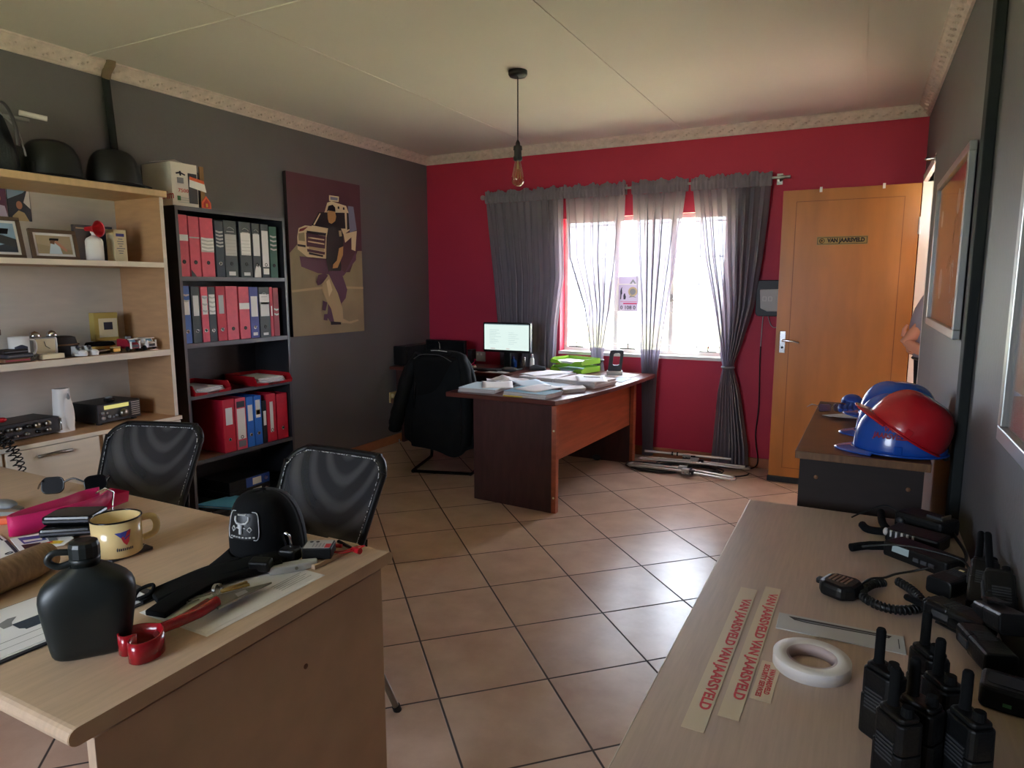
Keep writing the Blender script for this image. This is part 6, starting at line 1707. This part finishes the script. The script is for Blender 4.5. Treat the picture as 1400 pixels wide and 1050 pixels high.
# mobile radio with display and handset, back of counter
t = thing('vehicle_radio', 'black radio with a pale blue display lying at the back of the counter', 'radio', (.178, 1.925, K+.0004), math.radians(-38))
obj('radio_body', MB().prism(rrect(-.085, -.035, .085, .04, .008), 0, .040, 'black_plastic'), t, bevel=.006)
obj('display', MB().at((-.035, -.0355, .028), rx=-.15).box((-.022, -.001, -.008), (.022, .001, .009), 'display_blue'), t)
m = MB()
for x in (.0, .02, .04): m.box((x, -.037, .014), (x+.014, -.034, .024), 'dark_grey')
obj('button_row', m, t)
obj('antenna', MB().tube(smooth_path([(-.085, -.01, .02), (-.12, -.05, .014), (-.135, -.09, .010)], 5), [.012]*5+[.011]*6, 'black_soft', 10), t)
obj('lead', MB().tube(smooth_path([(-.11, -.08, .020), (-.04, -.05, .045), (.03, -.02, .050), (.10, .0, .045), (.13, -.02, .02)], 6), .003, 'black', 6), t)
t = thing('vehicle_radio', 'black radio with bright ribs behind the pale blue display', 'radio', (.168, 2.075, K+.0004), math.radians(-25))
obj('radio_body', MB().prism(rrect(-.06, -.04, .075, .045, .008), 0, .036, 'black_plastic'), t, bevel=.006)
m = MB()
for k in range(5): m.box((-.045+.014*k, -.043, .016), (-.040+.014*k, -.039, .034), 'light_grey')
m.ball((-.058, -.036, .026), (.007, .008, .011), 'light_grey'); obj('heat_ribs', m, t)
obj('antenna', MB().tube(smooth_path([(-.06, -.01, .02), (-.10, .04, .022), (-.14, .12, .026)], 5), .0105, 'black_soft', 10), t)
obj('antenna', MB().tube(smooth_path([(-.06, .0, .014), (-.11, -.02, .012), (-.14, .005, .012)], 5), .011, 'black_soft', 10), t)
t = thing('vehicle_radio', 'black radio farthest back on the counter against the dark cupboard', 'radio', (.205, 2.19, K+.0004), math.radians(-35))
obj('radio_body', MB().prism(rrect(-.07, -.045, .07, .045, .012), 0, .052, 'black_plastic'), t, bevel=.010)
obj('bracket', MB().box((.01, -.02, .052), (.055, .0, .060), 'charcoal').box((.05, -.02, .05), (.055, .02, .064), 'steel'), t)
obj('knob', MB().at((-.045, -.045, .03), rx=PI/2).lathe([(0, .012), (.009, .012), (.010, 0), (0, 0)], 'charcoal', 12), t)
obj('lead', MB().tube(smooth_path([(-.07, .0, .03), (-.11, -.02, .05), (-.15, -.06, .025), (-.17, -.09, .006)], 6), .0025, 'black', 6), t)
t = thing('radio_lead', 'black lead trailing off the counter back by the wall', 'cable', (.272, 2.02, K+.0004))
obj('lead', MB().tube(smooth_path([(-.02, .20, .03), (.0, .12, .012), (.012, .02, .006), (.0, -.05, .006), (-.03, -.09, .006)], 6), .0045, 'black', 6), t)

# ------------------------------------------------------------------ dark sideboard with hard hats
SZ = .868
t = thing('sideboard', 'dark brown wooden sideboard with hard hats, between counter and door', 'sideboard', (.040, 2.975, 0), -.018)
obj('top_board', MB().box((-.198, -.555, SZ-.027), (.197, .56, SZ-.0005), 'walnut_top').box((-.196, -.557, SZ-.027), (.196, -.554, SZ-.002), 'walnut_edge'), t, bevel=.002)
e = obj('end_panel', MB().box((-.183, -.542, .0), (.180, -.522, SZ-.027), 'walnut_dark'), t)
sc = MB()
for x, z in ((-.13, .78), (.14, .775)): sc.at((x, -.542, z), rx=PI/2).lathe([(0, .0012), (.007, .0012), (.007, 0)], 'mid_brown', 10)
obj('screw_cap', sc, e)
obj('end_panel', MB().box((-.183, .525, 0), (.180, .545, SZ-.027), 'walnut_dark'), t)
obj('back_panel', MB().box((.165, -.522, .05), (.178, .525, SZ-.027), 'walnut_dark'), t)
for y0, y1 in ((-.52, -.002), (.002, .523)):
    d = obj('door', MB().box((-.185, y0, .08), (-.168, y1, SZ-.035), 'walnut_dark'), t, bevel=.002)
    yk = y1-.05 if y0 < -.1 else y0+.05
    obj('handle', MB().tube([(-.185, yk, .62), (-.205, yk, .63), (-.205, yk, .72), (-.185, yk, .73)], .005, 'steel', 8), d)
obj('plinth', MB().box((-.165, -.52, 0), (.165, .52, .08), 'walnut_dark'), t)

def hard_hat(label, loc, rot, key, text=False, peakkey=None):
    t = thing('hard_hat', label, 'hard hat', loc, 0, 'hard hats on the sideboard'); t.rotation_euler = rot
    def dome(u, v, g=0.):
        a = 2*PI*u; c, s = math.cos(a), math.sin(a)
        r = math.cos(v*PI/2)**.72; z = math.sin(v*PI/2)**.95
        ridge = .005*math.exp(-((s*r)/.10)**2)*math.sin(PI*min(1, v*1.05))*(1 if v > .18 else 0)
        return ((.138+g)*c*r, (.110+g)*s*r, (.148+g)*z+ridge)
    m = MB().grid(dome, 56, 18, key, cu=True)
    obj('shell', m, t, solid=.003)
    obj('rim', MB().tube([(.141*math.cos(a*PI/24), .113*math.sin(a*PI/24), .002) for a in range(48)], .004, key, 6, closed=True), t)
    def pk(u, v):
        a = (u-.5)*2*.98; k = math.cos(a*1.3)
        return ((.138+.058*v*max(.12, k))*math.cos(a), (.110+.016*v)*math.sin(a), .006-.012*v)
    obj('peak', MB().grid(pk, 26, 6, key), t, solid=.004)
    for s in (-1, 1):
        obj('slot_block', MB().at((.01, s*.111, .018)).box((-.012, -.004, -.012), (.012, .004, .016), key), t, bevel=.002)
    obj('suspension_band', MB().tube([(.118*math.cos(a*PI/16), .092*math.sin(a*PI/16), .012) for a in range(32)], .007, 'black', 6, closed=True, flat=2), t)
    obj('rear_ratchet', MB().ball((-.130, 0, -.006), (.014, .035, .014), 'black'), t)
    if text:
        m = MB()
        for s_, body in ((0, 'VAN'), (1, 'JAARSVELD')):
            base = MB().text(body, .024 if s_ == 0 else .022, 'print_red', (0, .0, 0), fit=.046 if s_ == 0 else .100, ext=.0002, bold=.0008)
            pts = []
            for x, y, z in base.v:
                v = .37-.11*s_+y/.20; a = PI/2-.26+ (x)/.125
                pts.append(dome(a/(2*PI) % 1, v, .0026+abs(z)))
            m.add(pts, base.f, 'print_red')
        obj('lettering', m, t)
    return t
hard_hat('blue hard hat with red lettering, nearest on the sideboard end', (.143, 2.545, SZ+.008), (0, 0, PI), 'blue_gloss', True)
hard_hat('red hard hat tilted over the blue hats by the wall', (.155, 2.535, .938), (0, -.55, PI), 'hat_red').scale = (.9, 1.06, .92)
hard_hat('blue hard hat in the middle of the row, partly under the red one', (.148, 2.83, SZ+.008), (0, 0, PI+.1), 'blue_gloss')
hard_hat('blue hard hat farthest back on the sideboard, by the doorway', (.155, 3.10, SZ+.020), (0, -.08, PI+.05), 'blue_gloss')
t = thing('work_glove', 'blue cloth glove lying behind the hard hats', 'glove', (-.01, 3.36, SZ))
obj('palm', MB().ball((0, 0, .035), (.045, .06, .034), 'blue'), t)
for k in range(4): obj('finger', MB().tube([(-.03+.018*k, -.04, .035), (-.045+.020*k, -.10, .020), (-.042+.020*k, -.13, .014)], [.012, .011, .009], 'blue', 8), t)
obj('thumb', MB().tube([(.04, .0, .035), (.065, -.045, .02)], [.013, .010], 'blue', 8), t)
t = thing('safety_glasses', 'clear safety glasses on the sideboard beside the blue glove', 'glasses', (-.085, 3.24, SZ), .5)
for s in (-1, 1):
    obj('lens', MB().at((s*.034, 0, .022), rx=PI/2-.2).prism(rrect(-.028, -.018, .028, .018, .012), -.001, .001, 'clear_plastic'), t)
    obj('rim', MB().at((s*.034, 0, .022), rx=PI/2-.2).tube([(a, b, 0) for a, b in rrect(-.028, -.018, .028, .018, .012)], .0022, 'frame_brown', 6, closed=True), t)
    obj('temple', MB().tube([(s*.064, 0, .03), (s*.066, .05, .028), (s*.055, .12, .004)], .002, 'frame_brown', 6), t)
t = thing('paper_slip', 'folded white paper slip lying on the sideboard in front of the glasses', 'paper', (-.045, 3.12, SZ+.0003), .25)
obj('sheets', MB().add([(-.065, .05, .0), (-.03, -.05, .012), (.06, -.02, .004), (.045, .04, .014)], [(0, 1, 2, 3)], 'paper').add([(-.065, .05, .0), (-.045, -.005, .004), (.05, .02, .010), (.045, .04, .0145)], [(0, 1, 2, 3)], 'paper'), t, solid=.001)

# ------------------------------------------------------------------ pictures on the right wall
def wall_picture(name, label, cat, y0, y1, z0, z1, tilt, art, fw_=.034):
    t = thing(name, label, cat, (XR, (y0+y1)/2, z0)); hw = (y1-y0)/2; h = z1-z0
    t.rotation_euler = (0, tilt, 0)
    m = MB()
    m.box((-.030, -hw, 0), (-.006, hw, fw_), 'frame_silver').box((-.030, -hw, h-fw_), (-.006, hw, h), 'frame_silver')
    m.box((-.030, -hw, fw_), (-.006, -hw+fw_, h-fw_), 'frame_silver').box((-.030, hw-fw_, fw_), (-.006, hw, h-fw_), 'frame_silver')
    obj('frame', m, t, bevel=.003)
    obj('sheet', MB().box((-.014, -hw+fw_, fw_), (-.008, hw-fw_, h-fw_), art), t)
    obj('glazing', MB().box((-.020, -hw+fw_, fw_), (-.018, hw-fw_, h-fw_), 'picture_glass'), t)
    return t, hw, h
t, hw, h = wall_picture('picture', 'silver framed pinkish map behind glass on the grey wall', 'picture', 2.88, 4.05, 1.226, 1.915, 0, 'copper_art')
m = MB()
rnd = random.Random(9)
for k in range(4):
    y, z = rnd.uniform(-.4, .4), rnd.uniform(.12, .5); pts_ = [(-.0142, y, z)]
    for j in range(7): y += rnd.uniform(-.07, .07); z += rnd.uniform(-.05, .06); pts_.append((-.0142, max(-.5, min(.5, y)), max(.06, min(.62, z))))
    m.tube(smooth_path(pts_, 3), .0016, 'pale_board' if k % 2 else 'mid_brown', 4)
for y, z, r_ in ((-.25, .52, .05), (.2, .2, .07), (.35, .5, .04)): m.at((-.0142, y, z), ry=-PI/2).lathe([(0, .0004), (r_, .0002)], 'pale_board', 14)
obj('print', m, t)
wall_picture('picture', 'pale board in a silver frame at the right picture edge', 'picture', 1.0, 1.872, 1.068, 1.95, 0, 'pale_board')
# small latch on the door frame
t = thing('door_hook', 'small silver latch on the door frame above the framed map', 'hook', (.300, 4.33, 2.085))
obj('plate', MB().box((-.006, -.02, -.014), (.002, .02, .016), 'chrome'), t)
obj('arm', MB().tube([(-.004, -.01, 0), (-.040, .0, -.002), (-.048, .0, .004)], .009, 'chrome', 8), t)

# ------------------------------------------------------------------ person in the doorway
def skin_mesh(name, joints, links, key, parent, root=0, sub=2):
    me = bpy.data.meshes.new(name); me.from_pydata([j[0] for j in joints], links, []); me.update()
    me.materials.append(M[key])
    o = bpy.data.objects.new(name, me); COL.objects.link(o); o.parent = parent
    sk = o.modifiers.new('skin', 'SKIN'); sk.use_smooth_shade = True
    lay = me.skin_vertices[0] if me.skin_vertices else None
    if lay is None:
        bpy.context.view_layer.objects.active = o
        me.attributes  # the layer comes with the modifier
    lay = me.skin_vertices[0]
    for i, j in enumerate(joints):
        r = j[1]; lay.data[i].radius = r if isinstance(r, tuple) else (r, r); lay.data[i].use_root = (i == root)
    s = o.modifiers.new('sub', 'SUBSURF'); s.levels = sub; s.render_levels = sub
    return o
t = thing('person', 'person in a grey shirt and dark trousers standing in the doorway', 'person', (.455, 4.74, 0))
# local frame: the person looks towards -x (into the room)
J = [((.0, 0, .97), (.12, .14)), ((-.02, 0, 1.10), (.13, .14)), ((.0, 0, 1.25), (.11, .15)), ((.02, 0, 1.40), (.085, .14)), ((.02, 0, 1.47), .055), ((.01, 0, 1.55), .052),
     ((.0, 0, 1.62), (.085, .072)), ((.0, 0, 1.70), (.088, .072)), ((.005, 0, 1.76), (.05, .045)),
     ((.02, -.17, 1.40), .055), ((-.02, -.23, 1.18), .048), ((-.06, -.22, 1.02), .042), ((-.155, -.15, 1.055), .034), ((-.215, -.09, 1.095), .027),
     ((.02, .17, 1.40), .055), ((-.0, .23, 1.18), .048), ((-.05, .22, 1.02), .042), ((-.14, .12, 1.02), .034), ((-.18, .05, 1.03), .027),
     ((.0, -.09, .90), .095), ((-.02, -.10, .52), .062), ((.01, -.105, .12), .042), ((-.10, -.11, .045), .036),
     ((.0, .09, .90), .095), ((.0, .10, .52), .062), ((.02, .105, .12), .042), ((-.09, .11, .045), .036)]
E_ = [(0, 1), (1, 2), (2, 3), (3, 4), (4, 5), (5, 6), (6, 7), (7, 8), (3, 9), (9, 10), (10, 11), (11, 12), (12, 13), (3, 14), (14, 15), (15, 16), (16, 17), (17, 18), (0, 19), (19, 20), (20, 21), (21, 22), (0, 23), (23, 24), (24, 25), (25, 26)]
skin_mesh('body', J, E_, 'skin', t)
JS = [((.0, 0, .985), (.14, .16)), ((-.055, -.01, 1.09), (.165, .170)), ((-.03, 0, 1.25), (.140, .172)), ((.02, 0, 1.40), (.10, .15)), ((.02, 0, 1.475), .062),
      ((.02, -.17, 1.40), .072), ((-.01, -.235, 1.20), .066), ((-.03, -.235, 1.12), .066), ((.02, .17, 1.40), .072), ((.0, .235, 1.20), .066), ((-.02, .235, 1.12), .066)]
skin_mesh('shirt', JS, [(0, 1), (1, 2), (2, 3), (3, 4), (3, 5), (5, 6), (6, 7), (3, 8), (8, 9), (9, 10)], 'shirt', t)
JT = [((.0, 0, .97), (.140, .158)), ((.0, -.09, .88), .108), ((-.02, -.10, .50), .080), ((.01, -.105, .10), .064), ((.0, .09, .88), .108), ((.0, .10, .50), .080), ((.02, .105, .10), .064)]
skin_mesh('trousers', JT, [(0, 1), (1, 2), (2, 3), (0, 4), (4, 5), (5, 6)], 'trouser', t)
for s in (-1, 1):
    obj('shoe', MB().at((-.045, s*.108, .04)).ball((0, 0, 0), (.135, .048, .04), 'black'), t)
obj('belt', MB().tube([(.152*math.cos(a*PI/16), .168*math.sin(a*PI/16), .985) for a in range(32)], .016, 'black', 8, closed=True, flat=.5), t)
obj('hair', MB().grid(lambda u, v: (.012+.098*math.cos(2*PI*u)*math.cos(v*PI/2), .084*math.sin(2*PI*u)*math.cos(v*PI/2), 1.695+.095*math.sin(v*PI/2)-.05*max(0, math.cos(2*PI*u))*(1-v)), 24, 8, 'hair', cu=True), t)
fc = MB().ball((-.098, 0, 1.655), (.018, .014, .024), 'skin', 10, 8)
obj('nose', fc, t)
for s in (-1, 1):
    obj('eye', MB().ball((-.083, s*.032, 1.685), (.008, .013, .008), 'white', 10, 8).ball((-.090, s*.032, 1.685), (.003, .006, .006), 'black', 8, 6), t)
    obj('ear', MB().ball((.005, s*.082, 1.665), (.022, .010, .032), 'skin', 10, 8), t)
obj('mouth', MB().ball((-.088, 0, 1.612), (.007, .026, .007), 'print_red', 10, 6), t)
obj('collar', MB().tube([(.02+.068*math.cos(a*PI/12), .070*math.sin(a*PI/12), 1.475) for a in range(24)], .014, 'slate', 8, closed=True), t)
# hands: palm, four fingers, thumb; the near hand rests on the shirt
def hand(wx, wy, wz, dx, dy, dz, side):
    f = Vector((dx, dy, dz)).normalized(); n = Vector((0, 0, 1)).cross(f).normalized(); up_ = f.cross(n)
    W = Vector((wx, wy, wz)); P = lambda a, b, c: tuple(W+f*a+up_*b+n*c)
    JJ = [(P(-.01, 0, 0), .026), (P(.03, 0, 0), (.016, .034)), (P(.075, .0, 0), (.014, .038))]; EE = [(0, 1), (1, 2)]
    obj('palm', MB().tube([P(-.02, 0, 0), P(.01, 0, 0), P(.045, 0, 0), P(.085, 0, 0), P(.095, 0, 0)], [.026, .031, .038, .036, .020], 'skin', 12, flat=1.), t)
    for k, ln in enumerate((.060, .072, .067, .052)):
        b = .027-.018*k
        obj('finger', MB().tube([P(.08, b, 0), P(.08+ln*.45, b*1.1, .006*side), P(.08+ln*.8, b*1.1, .022*side), P(.08+ln, b*1.05, .034*side)], [.0100, .0095, .0088, .0068], 'skin', 8), t)
    obj('thumb', MB().tube([P(.01, .030, .004*side), P(.045, .055, .010*side), P(.075, .058, .018*side)], [.0125, .0115, .008], 'skin', 8), t)
hand(-.205, -.100, 1.092, .52, .10, .62, 1)
hand(-.165, .06, 1.035, .1, -1, .15, -1)
